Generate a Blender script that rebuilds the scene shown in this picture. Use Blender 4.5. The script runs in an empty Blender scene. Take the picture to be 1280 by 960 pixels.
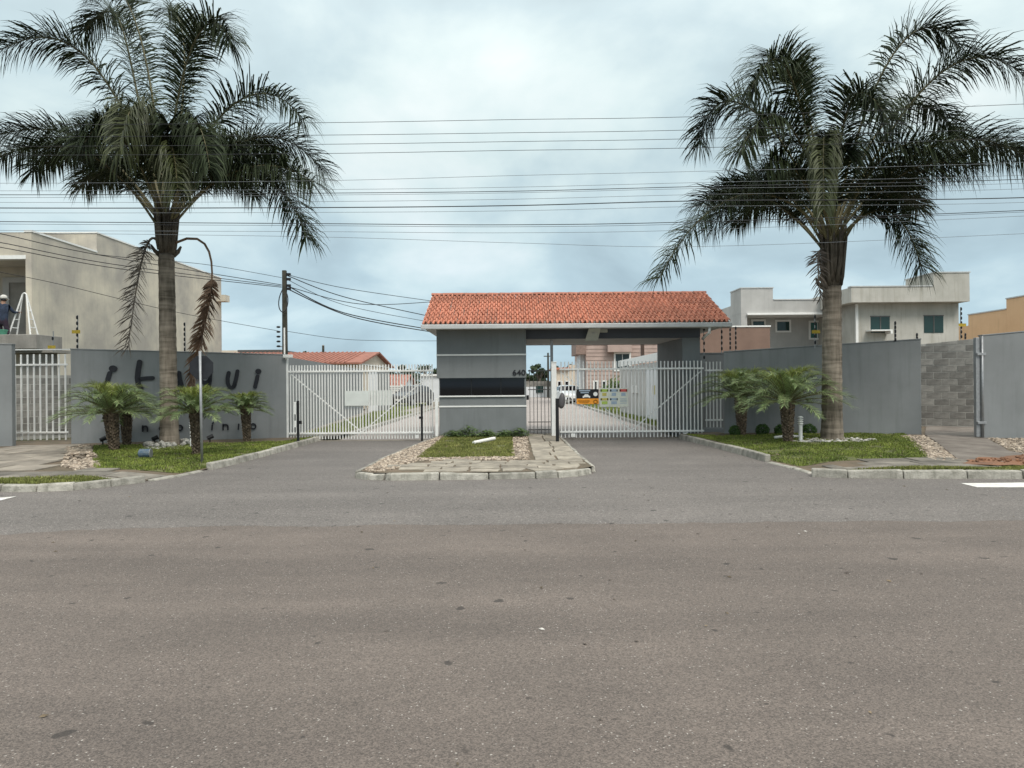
import bpy, bmesh, math, random
from mathutils import Vector, Matrix, noise
from mathutils.geometry import delaunay_2d_cdt
R = math.radians
rnd = random.Random(7)
sc = bpy.context.scene
COL = sc.collection
# ------------------------------------------------------------------ camera, sky, sun, exposure
CAM = Vector((0, 0, 1.6)); F = 888.0; ROLL = R(-0.45)
cd = bpy.data.cameras.new('camera'); cam = bpy.data.objects.new('camera', cd); COL.objects.link(cam)
cd.sensor_width = 36; cd.lens = F/1280*36; cd.clip_end = 3000; cd.clip_start = 0.05
cam.matrix_world = Matrix.Translation(CAM) @ Matrix.Rotation(R(90), 4, 'X') @ Matrix.Rotation(ROLL, 4, 'Z')
sc.camera = cam
SUN_EL, SUN_AZ = R(50), R(152)          # azimuth clockwise from +Y
w = bpy.data.worlds.new('World'); sc.world = w; w.use_nodes = True
nt = w.node_tree; nt.nodes.clear(); L = nt.links
def wn(t, **k):
    n = nt.nodes.new(t)
    for a, b in k.items(): setattr(n, a, b)
    return n
def wmath(op, a, b=None, clamp=False):
    n = wn('ShaderNodeMath', operation=op, use_clamp=clamp)
    for i, x in enumerate((a, b)):
        if x is None: continue
        if hasattr(x, 'links'): L.new(x, n.inputs[i])
        else: n.inputs[i].default_value = x
    return n.outputs[0]
tc = wn('ShaderNodeTexCoord'); sep = wn('ShaderNodeSeparateXYZ'); L.new(tc.outputs['Generated'], sep.inputs[0])
zc = wmath('MAXIMUM', sep.outputs['Z'], 0.0)
den = wmath('ADD', zc, 0.42)
cx = wmath('DIVIDE', sep.outputs['X'], den); cy = wmath('DIVIDE', sep.outputs['Y'], den)
cmb = wn('ShaderNodeCombineXYZ'); L.new(cx, cmb.inputs[0]); L.new(cy, cmb.inputs[1])
SKYOFF = (9.1, 4.2, 0.0)
so_ = wn('ShaderNodeVectorMath', operation='ADD'); L.new(cmb.outputs[0], so_.inputs[0]); so_.inputs[1].default_value = SKYOFF
n1 = wn('ShaderNodeTexNoise'); L.new(so_.outputs[0], n1.inputs['Vector']); n1.inputs['Scale'].default_value = 2.1; n1.inputs['Detail'].default_value = 7; n1.inputs['Roughness'].default_value = 0.52; n1.inputs['Distortion'].default_value = 0.25
cr = wn('ShaderNodeValToRGB'); gd = wn('ShaderNodeVectorMath', operation='DOT_PRODUCT'); L.new(tc.outputs['Generated'], gd.inputs[0]); gd.inputs[1].default_value = Vector((-0.02, 1.0, 0.32)).normalized()
gl_ = wn('ShaderNodeMapRange', interpolation_type='SMOOTHSTEP'); L.new(gd.outputs['Value'], gl_.inputs[0]); gl_.inputs[1].default_value = 0.97; gl_.inputs[2].default_value = 1.0; gl_.inputs[4].default_value = 0.12
L.new(wmath('ADD', n1.outputs['Fac'], gl_.outputs[0]), cr.inputs[0])
e = cr.color_ramp.elements
e[0].position = 0.36; e[0].color = (0.295, 0.37, 0.405, 1)
e[1].position = 0.50; e[1].color = (0.365, 0.455, 0.49, 1)
x = cr.color_ramp.elements.new(0.60); x.color = (0.465, 0.548, 0.562, 1)
x = cr.color_ramp.elements.new(0.76); x.color = (0.60, 0.64, 0.645, 1)
# overcast dome: brighter overhead, a little bluer and dimmer down at the horizon
hz = wn('ShaderNodeMapRange'); L.new(zc, hz.inputs[0]); hz.inputs[1].default_value = 0.0; hz.inputs[2].default_value = 0.30
hmix = wn('ShaderNodeMix', data_type='RGBA'); L.new(hz.outputs[0], hmix.inputs[0])
hmix.inputs[6].default_value = (0.90, 1.0, 1.09, 1); hmix.inputs[7].default_value = (1.0, 1.0, 0.98, 1)
g = wmath('ADD', wmath('MULTIPLY', wmath('POWER', zc, 3.0), 3.0), 0.92)
gm = wmath('MULTIPLY', g, 10.0)
hz2 = wn('ShaderNodeMapRange'); L.new(zc, hz2.inputs[0]); hz2.inputs[1].default_value = 0.35; hz2.inputs[2].default_value = 0.9
hmix2 = wn('ShaderNodeMix', data_type='RGBA'); L.new(hz2.outputs[0], hmix2.inputs[0]); L.new(hmix.outputs[2], hmix2.inputs[6]); hmix2.inputs[7].default_value = (1.22, 1.0, 0.90, 1)
v1 = wn('ShaderNodeMix', data_type='RGBA', blend_type='MULTIPLY'); v1.inputs[0].default_value = 1
L.new(cr.outputs[0], v1.inputs[6]); L.new(hmix2.outputs[2], v1.inputs[7])
vs = wn('ShaderNodeVectorMath', operation='SCALE'); L.new(v1.outputs[2], vs.inputs[0]); L.new(gm, vs.inputs['Scale'])
sky = wn('ShaderNodeTexSky', sky_type='NISHITA'); sky.sun_disc = False; sky.sun_elevation = SUN_EL; sky.sun_rotation = SUN_AZ
sm = wn('ShaderNodeMix', data_type='RGBA'); sm.inputs[0].default_value = 0.94
L.new(sky.outputs[0], sm.inputs[6]); L.new(vs.outputs[0], sm.inputs[7])
bg = wn('ShaderNodeBackground'); bg.inputs['Strength'].default_value = 0.10; L.new(sm.outputs[2], bg.inputs['Color'])
ow = wn('ShaderNodeOutputWorld'); L.new(bg.outputs[0], ow.inputs['Surface'])
sl = bpy.data.lights.new('sun', 'SUN'); sl.energy = 1.5; sl.angle = R(22); sl.color = (1, 0.94, 0.86)
so = bpy.data.objects.new('sun', sl); COL.objects.link(so)
sd = Vector((math.sin(SUN_AZ)*math.cos(SUN_EL), math.cos(SUN_AZ)*math.cos(SUN_EL), math.sin(SUN_EL)))
so.location = sd*60; so.rotation_euler = (-sd).to_track_quat('-Z', 'Y').to_euler()
vs_ = sc.view_settings; vs_.view_transform = 'Standard'; vs_.look = 'None'; vs_.exposure = 0.68; vs_.gamma = 1.0
sc.cycles.max_bounces = 6; sc.cycles.transparent_max_bounces = 12

# ------------------------------------------------------------------ measuring from the photograph
cr_, sr_ = math.cos(ROLL), math.sin(ROLL)
def ray(px, py):
    u = (px-640)/F; v = (480-py)/F
    return Vector((u*cr_ - v*sr_, 1.0, u*sr_ + v*cr_))
def P(px, py, D): return CAM + ray(px, py)*D
def G(px, py, z=0.0):
    d = ray(px, py); return CAM + d*((z-CAM.z)/d.z)
def X(px, D, py=480): return P(px, py, D).x
def Z(px, py, D): return P(px, py, D).z

# ------------------------------------------------------------------ materials
MATS = {}
def mat(name, col, rough=0.7, var=0.12, scale=6.0, col2=None, bump=0.0, bscale=60.0, spec=0.3, metal=0.0, streak=0.0, island=0.0, objrand=0.0, coord='Object', trans=0.0, dirt=None, detail=5):
    if name in MATS: return MATS[name]
    m = bpy.data.materials.new(name); m.use_nodes = True; t = m.node_tree; b = t.nodes['Principled BSDF']; lk = t.links
    def N(ty, **k):
        n = t.nodes.new(ty)
        for a, c in k.items(): setattr(n, a, c)
        return n
    b.inputs['Roughness'].default_value = rough; b.inputs['Metallic'].default_value = metal
    b.inputs['Specular IOR Level'].default_value = spec
    c1 = (*col, 1)
    c2 = (*col2, 1) if col2 else (*[c*(1-2.2*var) for c in col], 1)
    co = N('ShaderNodeTexCoord').outputs[coord]
    nz = N('ShaderNodeTexNoise'); lk.new(co, nz.inputs['Vector']); nz.inputs['Scale'].default_value = scale; nz.inputs['Detail'].default_value = detail; nz.inputs['Roughness'].default_value = 0.6
    mr = N('ShaderNodeMapRange'); mr.inputs[1].default_value = 0.36; mr.inputs[2].default_value = 0.66; lk.new(nz.outputs['Fac'], mr.inputs[0])
    mx = N('ShaderNodeMix', data_type='RGBA'); mx.inputs[6].default_value = c2; mx.inputs[7].default_value = c1; lk.new(mr.outputs[0], mx.inputs[0])
    out = mx.outputs[2]
    if streak > 0:
        mp = N('ShaderNodeMapping'); mp.inputs['Scale'].default_value = (2.2, 2.2, 0.16); lk.new(co, mp.inputs[0])
        n2 = N('ShaderNodeTexNoise'); n2.inputs['Scale'].default_value = 3.0; n2.inputs['Detail'].default_value = 7; n2.inputs['Roughness'].default_value = 0.65; lk.new(mp.outputs[0], n2.inputs['Vector'])
        r2 = N('ShaderNodeMapRange'); r2.inputs[1].default_value = 0.52; r2.inputs[2].default_value = 0.75; r2.inputs[3].default_value = 0; r2.inputs[4].default_value = streak; lk.new(n2.outputs['Fac'], r2.inputs[0])
        m2 = N('ShaderNodeMix', data_type='RGBA'); lk.new(r2.outputs[0], m2.inputs[0]); lk.new(out, m2.inputs[6]); m2.inputs[7].default_value = (*(dirt or [c*0.45 for c in col]), 1)
        out = m2.outputs[2]
    for amt, src in ((island, 'g'), (objrand, 'o')):
        if amt > 0:
            rn = N('ShaderNodeNewGeometry').outputs['Random Per Island'] if src == 'g' else N('ShaderNodeObjectInfo').outputs['Random']
            r3 = N('ShaderNodeMapRange'); r3.inputs[3].default_value = 1-amt; r3.inputs[4].default_value = 1+amt; lk.new(rn, r3.inputs[0])
            vm = N('ShaderNodeVectorMath', operation='SCALE'); lk.new(out, vm.inputs[0]); lk.new(r3.outputs[0], vm.inputs['Scale']); out = vm.outputs[0]
    lk.new(out, b.inputs['Base Color'])
    if bump > 0:
        nb = N('ShaderNodeTexNoise'); nb.inputs['Scale'].default_value = bscale; nb.inputs['Detail'].default_value = 6; lk.new(co, nb.inputs['Vector'])
        bp = N('ShaderNodeBump'); bp.inputs['Strength'].default_value = bump; bp.inputs['Distance'].default_value = 0.02; lk.new(nb.outputs['Fac'], bp.inputs['Height']); lk.new(bp.outputs[0], b.inputs['Normal'])
    if trans > 0:
        tr = N('ShaderNodeBsdfTranslucent'); lk.new(out, tr.inputs['Color']); ms = N('ShaderNodeMixShader'); ms.inputs[0].default_value = trans
        lk.new(b.outputs[0], ms.inputs[1]); lk.new(tr.outputs[0], ms.inputs[2]); lk.new(ms.outputs[0], t.nodes['Material Output'].inputs['Surface'])
    MATS[name] = m; return m

def asphalt(name, ca, cb, fleck, coarse):
    m = bpy.data.materials.new(name); m.use_nodes = True; t = m.node_tree; b = t.nodes['Principled BSDF']; lk = t.links
    N = t.nodes.new
    co = N('ShaderNodeTexCoord').outputs['Object']
    def noise_(s, d=5, vec=co, r=0.6):
        n = N('ShaderNodeTexNoise'); n.inputs['Scale'].default_value = s; n.inputs['Detail'].default_value = d; n.inputs['Roughness'].default_value = r; lk.new(vec, n.inputs['Vector']); return n.outputs['Fac']
    def rng(x, a, b_, c=0., d=1.):
        n = N('ShaderNodeMapRange'); n.inputs[1].default_value = a; n.inputs[2].default_value = b_; n.inputs[3].default_value = c; n.inputs[4].default_value = d; lk.new(x, n.inputs[0]); return n.outputs[0]
    def mix(f, a, b_, bt='MIX'):
        n = N('ShaderNodeMix'); n.data_type = 'RGBA'; n.blend_type = bt
        for i, x in ((0, f), (6, a), (7, b_)):
            if hasattr(x, 'links'): lk.new(x, n.inputs[i])
            else: n.inputs[i].default_value = x if i == 0 else (*x, 1)
        return n.outputs[2]
    mp = N('ShaderNodeMapping'); mp.inputs['Scale'].default_value = (0.14, 1.0, 1); lk.new(co, mp.inputs[0])
    c = mix(rng(noise_(0.9, 5, mp.outputs[0]), 0.35, 0.65), ca, cb)
    c = mix(rng(noise_(0.8, 6), 0.40, 0.68, 0, 0.45), c, [q*0.82 for q in ca])
    # aggregate: cells of their own tone
    vo = N('ShaderNodeTexVoronoi'); vo.inputs['Scale'].default_value = coarse; lk.new(co, vo.inputs['Vector'])
    bw = N('ShaderNodeSeparateColor'); lk.new(vo.outputs['Color'], bw.inputs[0])
    k = rng(bw.outputs[0], 0, 1, 0.58, 1.42)
    sc1 = N('ShaderNodeVectorMath'); sc1.operation = 'SCALE'; lk.new(c, sc1.inputs[0]); lk.new(k, sc1.inputs['Scale']); c = sc1.outputs[0]
    fl = rng(bw.outputs[1], 0.988, 0.996); c = mix(fl, c, fleck)
    # worn-out dark pits and greasy blotches
    pit = rng(noise_(6.0, 3, co, 0.4), 0.695, 0.725, 0, 0.8); c = mix(pit, c, [q*0.3 for q in ca])
    pit2 = rng(noise_(2.3, 8, co, 0.75), 0.66, 0.74, 0, 0.35); c = mix(pit2, c, [q*0.5 for q in ca])
    lt = rng(noise_(3.1, 8, mp.outputs[0], 0.7), 0.66, 0.76, 0, 0.25); c = mix(lt, c, fleck)
    lk.new(c, b.inputs['Base Color']); b.inputs['Roughness'].default_value = 0.78; b.inputs['Specular IOR Level'].default_value = 0.5
    bp = N('ShaderNodeBump'); bp.inputs['Strength'].default_value = 0.55; bp.inputs['Distance'].default_value = 0.006
    ad = N('ShaderNodeMath'); ad.operation = 'MULTIPLY_ADD'; lk.new(vo.outputs['Distance'], ad.inputs[0]); ad.inputs[1].default_value = -1.2; lk.new(noise_(coarse*0.6, 4), ad.inputs[2])
    lk.new(ad.outputs[0], bp.inputs['Height']); lk.new(bp.outputs[0], b.inputs['Normal'])
    MATS[name] = m; return m

def ringed(name, ca, cb, freq, fib=30):
    """palm bark: ring scars across the trunk and fibres along it"""
    m = bpy.data.materials.new(name); m.use_nodes = True; t = m.node_tree; b = t.nodes['Principled BSDF']; lk = t.links; N = t.nodes.new
    co = N('ShaderNodeTexCoord').outputs['Object']
    mp = N('ShaderNodeMapping'); mp.inputs['Scale'].default_value = (1.2, 1.2, freq); lk.new(co, mp.inputs[0])
    n1 = N('ShaderNodeTexNoise'); n1.inputs['Scale'].default_value = 1.0; n1.inputs['Detail'].default_value = 6; n1.inputs['Distortion'].default_value = 0.7; lk.new(mp.outputs[0], n1.inputs['Vector'])
    mp2 = N('ShaderNodeMapping'); mp2.inputs['Scale'].default_value = (fib, fib, 2); lk.new(co, mp2.inputs[0])
    n2 = N('ShaderNodeTexNoise'); n2.inputs['Scale'].default_value = 1.0; n2.inputs['Detail'].default_value = 4; lk.new(mp2.outputs[0], n2.inputs['Vector'])
    n3 = N('ShaderNodeTexNoise'); n3.inputs['Scale'].default_value = 2.0; n3.inputs['Detail'].default_value = 6; lk.new(co, n3.inputs['Vector'])
    a = N('ShaderNodeMath'); a.operation = 'MULTIPLY'; lk.new(n2.outputs['Fac'], a.inputs[0]); a.inputs[1].default_value = 0.7
    a2 = N('ShaderNodeMath'); a2.operation = 'ADD'; lk.new(a.outputs[0], a2.inputs[0]); lk.new(n1.outputs['Fac'], a2.inputs[1])
    a3 = N('ShaderNodeMath'); a3.operation = 'MULTIPLY_ADD'; lk.new(n3.outputs['Fac'], a3.inputs[0]); a3.inputs[1].default_value = 0.6; lk.new(a2.outputs[0], a3.inputs[2])
    mr = N('ShaderNodeMapRange'); mr.inputs[1].default_value = 0.88; mr.inputs[2].default_value = 1.4; lk.new(a3.outputs[0], mr.inputs[0])
    mx = N('ShaderNodeMix'); mx.data_type = 'RGBA'; mx.inputs[6].default_value = (*cb, 1); mx.inputs[7].default_value = (*ca, 1); lk.new(mr.outputs[0], mx.inputs[0])
    lk.new(mx.outputs[2], b.inputs['Base Color']); b.inputs['Roughness'].default_value = 0.95; b.inputs['Specular IOR Level'].default_value = 0.15
    bp = N('ShaderNodeBump'); bp.inputs['Strength'].default_value = 0.7; bp.inputs['Distance'].default_value = 0.03; lk.new(a2.outputs[0], bp.inputs['Height']); lk.new(bp.outputs[0], b.inputs['Normal'])
    MATS[name] = m; return m

def glass(name, col, rough=0.04):
    m = bpy.data.materials.new(name); m.use_nodes = True; b = m.node_tree.nodes['Principled BSDF']
    b.inputs['Base Color'].default_value = (*col, 1); b.inputs['Roughness'].default_value = rough; b.inputs['Specular IOR Level'].default_value = 0.38
    MATS[name] = m; return m

M_road = asphalt('road_asphalt', (0.102, 0.083, 0.071), (0.150, 0.122, 0.104), (0.34, 0.31, 0.28), 130)
M_over = asphalt('newer_asphalt', (0.118, 0.105, 0.096), (0.156, 0.139, 0.127), (0.34, 0.32, 0.30), 80)
M_inner = asphalt('estate_asphalt', (0.27, 0.235, 0.215), (0.32, 0.28, 0.26), (0.4, 0.38, 0.36), 40)
M_ground = mat('bare_ground', (0.16, 0.13, 0.09), 0.95, 0.2, 0.8, col2=(0.09, 0.10, 0.05))
M_verge = mat('verge_soil', (0.16, 0.12, 0.085), 0.95, 0.2, 3.0, col2=(0.10, 0.085, 0.06), bump=0.5, bscale=30)
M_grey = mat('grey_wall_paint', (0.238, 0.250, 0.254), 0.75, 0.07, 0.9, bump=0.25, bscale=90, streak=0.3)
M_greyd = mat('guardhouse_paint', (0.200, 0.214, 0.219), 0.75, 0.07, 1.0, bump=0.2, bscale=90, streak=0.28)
M_beam = mat('eave_shaded_beam', (0.095, 0.105, 0.125), 0.75, 0.05, 1.5, bump=0.2, bscale=90)  # guardhouse grey darkened: shade under the eave is put into the front beam's colour
M_white = mat('white_gate_paint', (0.80, 0.80, 0.78), 0.45, 0.05, 5, streak=0.32, dirt=(0.45, 0.40, 0.33))
M_trim = mat('white_trim_paint', (0.80, 0.80, 0.78), 0.5, 0.04, 5)
M_black = mat('black_paint', (0.015, 0.016, 0.018), 0.45, 0.1, 8)
M_letter = mat('black_letter_paint', (0.02, 0.021, 0.027), 0.55, 0.1, 8)
M_steel = mat('galvanised_steel', (0.36, 0.37, 0.38), 0.5, 0.1, 12, metal=0.5, spec=0.5)
M_dsteel = mat('dark_steel', (0.13, 0.125, 0.12), 0.5, 0.1, 12, metal=0.3)
M_signb = mat('sign_back', (0.028, 0.030, 0.036), 0.5, 0.15, 8)
M_gutter = mat('gutter_paint', (0.50, 0.51, 0.51), 0.5, 0.06, 4)
M_soffit = mat('soffit_paint', (0.62, 0.61, 0.58), 0.8, 0.05, 2)
M_tile = mat('clay_tile', (0.475, 0.190, 0.118), 0.8, 0.14, 5, col2=(0.335, 0.130, 0.085), bump=0.3, bscale=40, objrand=0.16, island=0.16, streak=0.4, dirt=(0.16, 0.10, 0.08))
M_tilef = mat('faded_far_tile', (0.34, 0.145, 0.105), 0.85, 0.2, 3, col2=(0.23, 0.10, 0.075), streak=0.4, dirt=(0.13, 0.09, 0.075))
M_ridge = mat('ridge_tile', (0.40, 0.16, 0.11), 0.85, 0.25, 6, col2=(0.17, 0.10, 0.08), objrand=0.15)
M_kerb = mat('kerb_concrete', (0.40, 0.38, 0.335), 0.9, 0.2, 5, col2=(0.22, 0.21, 0.18), bump=0.8, bscale=35, streak=0.75, dirt=(0.075, 0.075, 0.055), objrand=0.2)
M_flag = mat('paving_stone', (0.33, 0.295, 0.24), 0.9, 0.2, 4, col2=(0.19, 0.17, 0.14), bump=0.6, bscale=30, objrand=0.22)
M_slab = mat('dark_paving_slab', (0.215, 0.195, 0.165), 0.9, 0.2, 3, col2=(0.115, 0.105, 0.09), bump=0.5, bscale=30, objrand=0.25)
M_apron = mat('apron_concrete', (0.30, 0.265, 0.22), 0.9, 0.2, 2.5, col2=(0.17, 0.15, 0.125), bump=0.4, bscale=40, objrand=0.18)
M_pebble = mat('pebbles', (0.40, 0.34, 0.275), 0.85, 0.2, 9, col2=(0.20, 0.155, 0.115), island=0.55)
M_rock = mat('pale_rock', (0.42, 0.41, 0.38), 0.9, 0.3, 9, col2=(0.13, 0.13, 0.11), bump=0.8, bscale=25, island=0.3)
M_grass = mat('lawn_grass', (0.25, 0.295, 0.065), 0.8, 0.2, 1.7, col2=(0.11, 0.15, 0.036), island=0.65, trans=0.3, streak=0.6, dirt=(0.20, 0.165, 0.07))
M_dry = mat('dry_lawn_grass', (0.26, 0.265, 0.085), 0.8, 0.2, 1.8, col2=(0.14, 0.165, 0.045), island=0.5, trans=0.3, streak=0.7, dirt=(0.22, 0.17, 0.085))
M_lawnsoil = mat('lawn_soil', (0.16, 0.165, 0.065), 0.95, 0.2, 5, col2=(0.075, 0.085, 0.035), bump=0.6, bscale=40)
M_red = mat('red_soil', (0.25, 0.125, 0.07), 0.95, 0.25, 3, col2=(0.15, 0.085, 0.055), bump=1.0, bscale=14)
M_ramp = mat('grey_earth', (0.215, 0.19, 0.165), 0.95, 0.2, 2.0, col2=(0.135, 0.115, 0.10), bump=0.7, bscale=25)
M_block = mat('concrete_block', (0.29, 0.28, 0.26), 0.95, 0.2, 5, col2=(0.195, 0.188, 0.175), bump=0.35, bscale=60, objrand=0.25)
M_mortar = mat('mortar', (0.45, 0.44, 0.41), 0.95, 0.1, 8, bump=0.4)
M_bark = ringed('ringed_palm_bark', (0.275, 0.235, 0.19), (0.085, 0.072, 0.056), 9, 15)
M_boot = ringed('leaf_base_fibre', (0.165, 0.14, 0.11), (0.05, 0.043, 0.035), 2.0, 45)
M_frond = mat('queen_palm_leaf', (0.034, 0.046, 0.020), 0.62, 0.2, 1.5, col2=(0.020, 0.029, 0.014), island=0.5, trans=0.10, spec=0.12)
M_young = mat('young_palm_leaf', (0.060, 0.072, 0.024), 0.5, 0.2, 1.5, col2=(0.036, 0.046, 0.018), island=0.35, trans=0.22, spec=0.35)
M_stalk = mat('frond_stalk', (0.17, 0.15, 0.075), 0.6, 0.2, 4, col2=(0.09, 0.085, 0.045))
M_dead = mat('dead_grey_frond', (0.21, 0.18, 0.15), 0.9, 0.2, 3, col2=(0.10, 0.085, 0.075), island=0.4, trans=0.1)
M_brown = mat('dead_brown_frond', (0.23, 0.155, 0.105), 0.9, 0.2, 3, col2=(0.115, 0.075, 0.052), island=0.4, trans=0.1)
M_pyg = mat('date_palm_leaf', (0.33, 0.41, 0.19), 0.45, 0.2, 2.5, col2=(0.17, 0.245, 0.105), island=0.6, trans=0.28, spec=0.4)
M_pygy = mat('date_palm_young_leaf', (0.29, 0.33, 0.08), 0.5, 0.2, 2.5, col2=(0.18, 0.22, 0.06), island=0.3, trans=0.3, spec=0.4)
M_pygt = mat('date_palm_trunk', (0.20, 0.155, 0.11), 0.95, 0.3, 12, col2=(0.06, 0.045, 0.033), bump=0.9, bscale=40, island=0.45)
M_bush = mat('clipped_bush_leaf', (0.075, 0.145, 0.035), 0.6, 0.2, 6, col2=(0.04, 0.085, 0.022), island=0.4, trans=0.25)
M_cover = mat('ground_cover_leaf', (0.15, 0.22, 0.075), 0.6, 0.2, 6, col2=(0.085, 0.14, 0.045), island=0.45, trans=0.25)
M_tree = mat('far_tree_leaf', (0.060, 0.085, 0.040), 0.7, 0.2, 0.6, col2=(0.032, 0.050, 0.026), island=0.4, trans=0.15)
M_treetr = mat('far_tree_bark', (0.12, 0.10, 0.08), 0.95, 0.2, 4)
M_raw = mat('raw_plaster', (0.62, 0.565, 0.46), 0.95, 0.16, 0.45, col2=(0.36, 0.335, 0.30), bump=0.3, bscale=30, streak=0.4, dirt=(0.30, 0.28, 0.25), detail=9)
M_rawd = mat('raw_concrete', (0.30, 0.285, 0.26), 0.95, 0.2, 1.5, col2=(0.19, 0.18, 0.165), bump=0.4, bscale=30, streak=0.4)
M_rh1 = mat('light_grey_render', (0.47, 0.465, 0.45), 0.9, 0.1, 0.8, bump=0.2, streak=0.25, detail=8)
M_rh2 = mat('stained_render', (0.50, 0.485, 0.445), 0.9, 0.14, 0.7, col2=(0.37, 0.36, 0.325), bump=0.3, streak=0.65, dirt=(0.24, 0.22, 0.165), detail=9)
M_brownw = mat('brown_render', (0.245, 0.165, 0.130), 0.9, 0.08, 1.5, streak=0.15)
M_orange = mat('peach_render', (0.66, 0.435, 0.26), 0.9, 0.1, 1.2, col2=(0.62, 0.40, 0.235), streak=0.25, detail=8)
M_pink = mat('pinkish_cladding', (0.44, 0.335, 0.295), 0.85, 0.08, 1.5, streak=0.1, objrand=0.06)
M_beige = mat('beige_render', (0.62, 0.545, 0.45), 0.9, 0.06, 1.0, streak=0.15)
M_farw = mat('far_white_wall', (0.66, 0.68, 0.70), 0.85, 0.06, 1.0, streak=0.15)
M_concr = mat('concrete_post', (0.30, 0.285, 0.26), 0.9, 0.2, 3, col2=(0.16, 0.15, 0.135), streak=0.3)
M_polew = mat('weathered_pole', (0.075, 0.07, 0.055), 0.95, 0.3, 2.5, col2=(0.035, 0.036, 0.028), streak=0.4)
M_cable = mat('cable_sheath', (0.03, 0.032, 0.036), 0.6, 0.1, 3)
M_cableg = mat('grey_cable_sheath', (0.17, 0.185, 0.20), 0.6, 0.1, 3)
M_paint = mat('road_paint', (0.78, 0.77, 0.73), 0.7, 0.12, 9, col2=(0.50, 0.48, 0.45), streak=0)
M_pipe = mat('white_pvc', (0.80, 0.79, 0.76), 0.4, 0.06, 6)
M_blue = mat('blue_paint_can', (0.045, 0.085, 0.14), 0.5, 0.25, 14, col2=(0.12, 0.15, 0.17))
M_yellow = mat('yellow_plate', (0.50, 0.36, 0.045), 0.6, 0.15, 14)
M_orangep = mat('orange_print', (0.85, 0.33, 0.035), 0.5, 0.05, 10)
M_red_p = mat('red_print', (0.55, 0.10, 0.09), 0.5, 0.05, 10)
M_green_p = mat('green_print', (0.36, 0.48, 0.10), 0.5, 0.05, 10)
M_olive_p = mat('ochre_print', (0.48, 0.42, 0.12), 0.5, 0.05, 10)
M_blue_p = mat('grey_blue_print', (0.30, 0.38, 0.47), 0.5, 0.05, 10)
M_board = mat('board_face', (0.58, 0.60, 0.53), 0.5, 0.05, 4)
M_plate = mat('pale_gate_sheet', (0.66, 0.69, 0.66), 0.5, 0.05, 4)
M_glassd = glass('dark_tinted_glass', (0.004, 0.004, 0.007))
M_glassg = glass('green_tinted_glass', (0.018, 0.045, 0.042))
M_glasst = glass('pale_green_glass', (0.06, 0.17, 0.16), 0.1)
M_curt = glass('window_glass', (0.05, 0.075, 0.085), 0.06)
M_rubber = mat('tyre_rubber', (0.02, 0.02, 0.02), 0.85)
M_carw = mat('white_car_paint', (0.72, 0.75, 0.77), 0.25, 0.02, 3, spec=0.5)
M_card = mat('dark_car_paint', (0.05, 0.052, 0.056), 0.25, 0.02, 3, spec=0.5)
M_skin = mat('skin', (0.33, 0.19, 0.13), 0.6, 0.08, 20)
M_jacket = mat('navy_jacket', (0.035, 0.05, 0.085), 0.85, 0.2, 9, bump=0.4)
M_trous = mat('plum_trousers', (0.055, 0.035, 0.055), 0.85, 0.2, 9)
M_cap = mat('white_cap', (0.62, 0.60, 0.56), 0.8, 0.1, 9)
M_bucket = mat('green_plastic', (0.10, 0.32, 0.22), 0.5, 0.08, 9)
M_lamp = mat('lamp_lens', (0.55, 0.56, 0.50), 0.5, 0.05, 9)
M_joint = mat('dark_joint', (0.06, 0.057, 0.05), 0.95, 0.2, 8)
M_debris = mat('dry_leaf_litter', (0.17, 0.13, 0.085), 0.9, 0.3, 20, island=0.5)
M_chip = mat('pale_chip', (0.52, 0.50, 0.46), 0.9, 0.2, 20, island=0.3)

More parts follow.
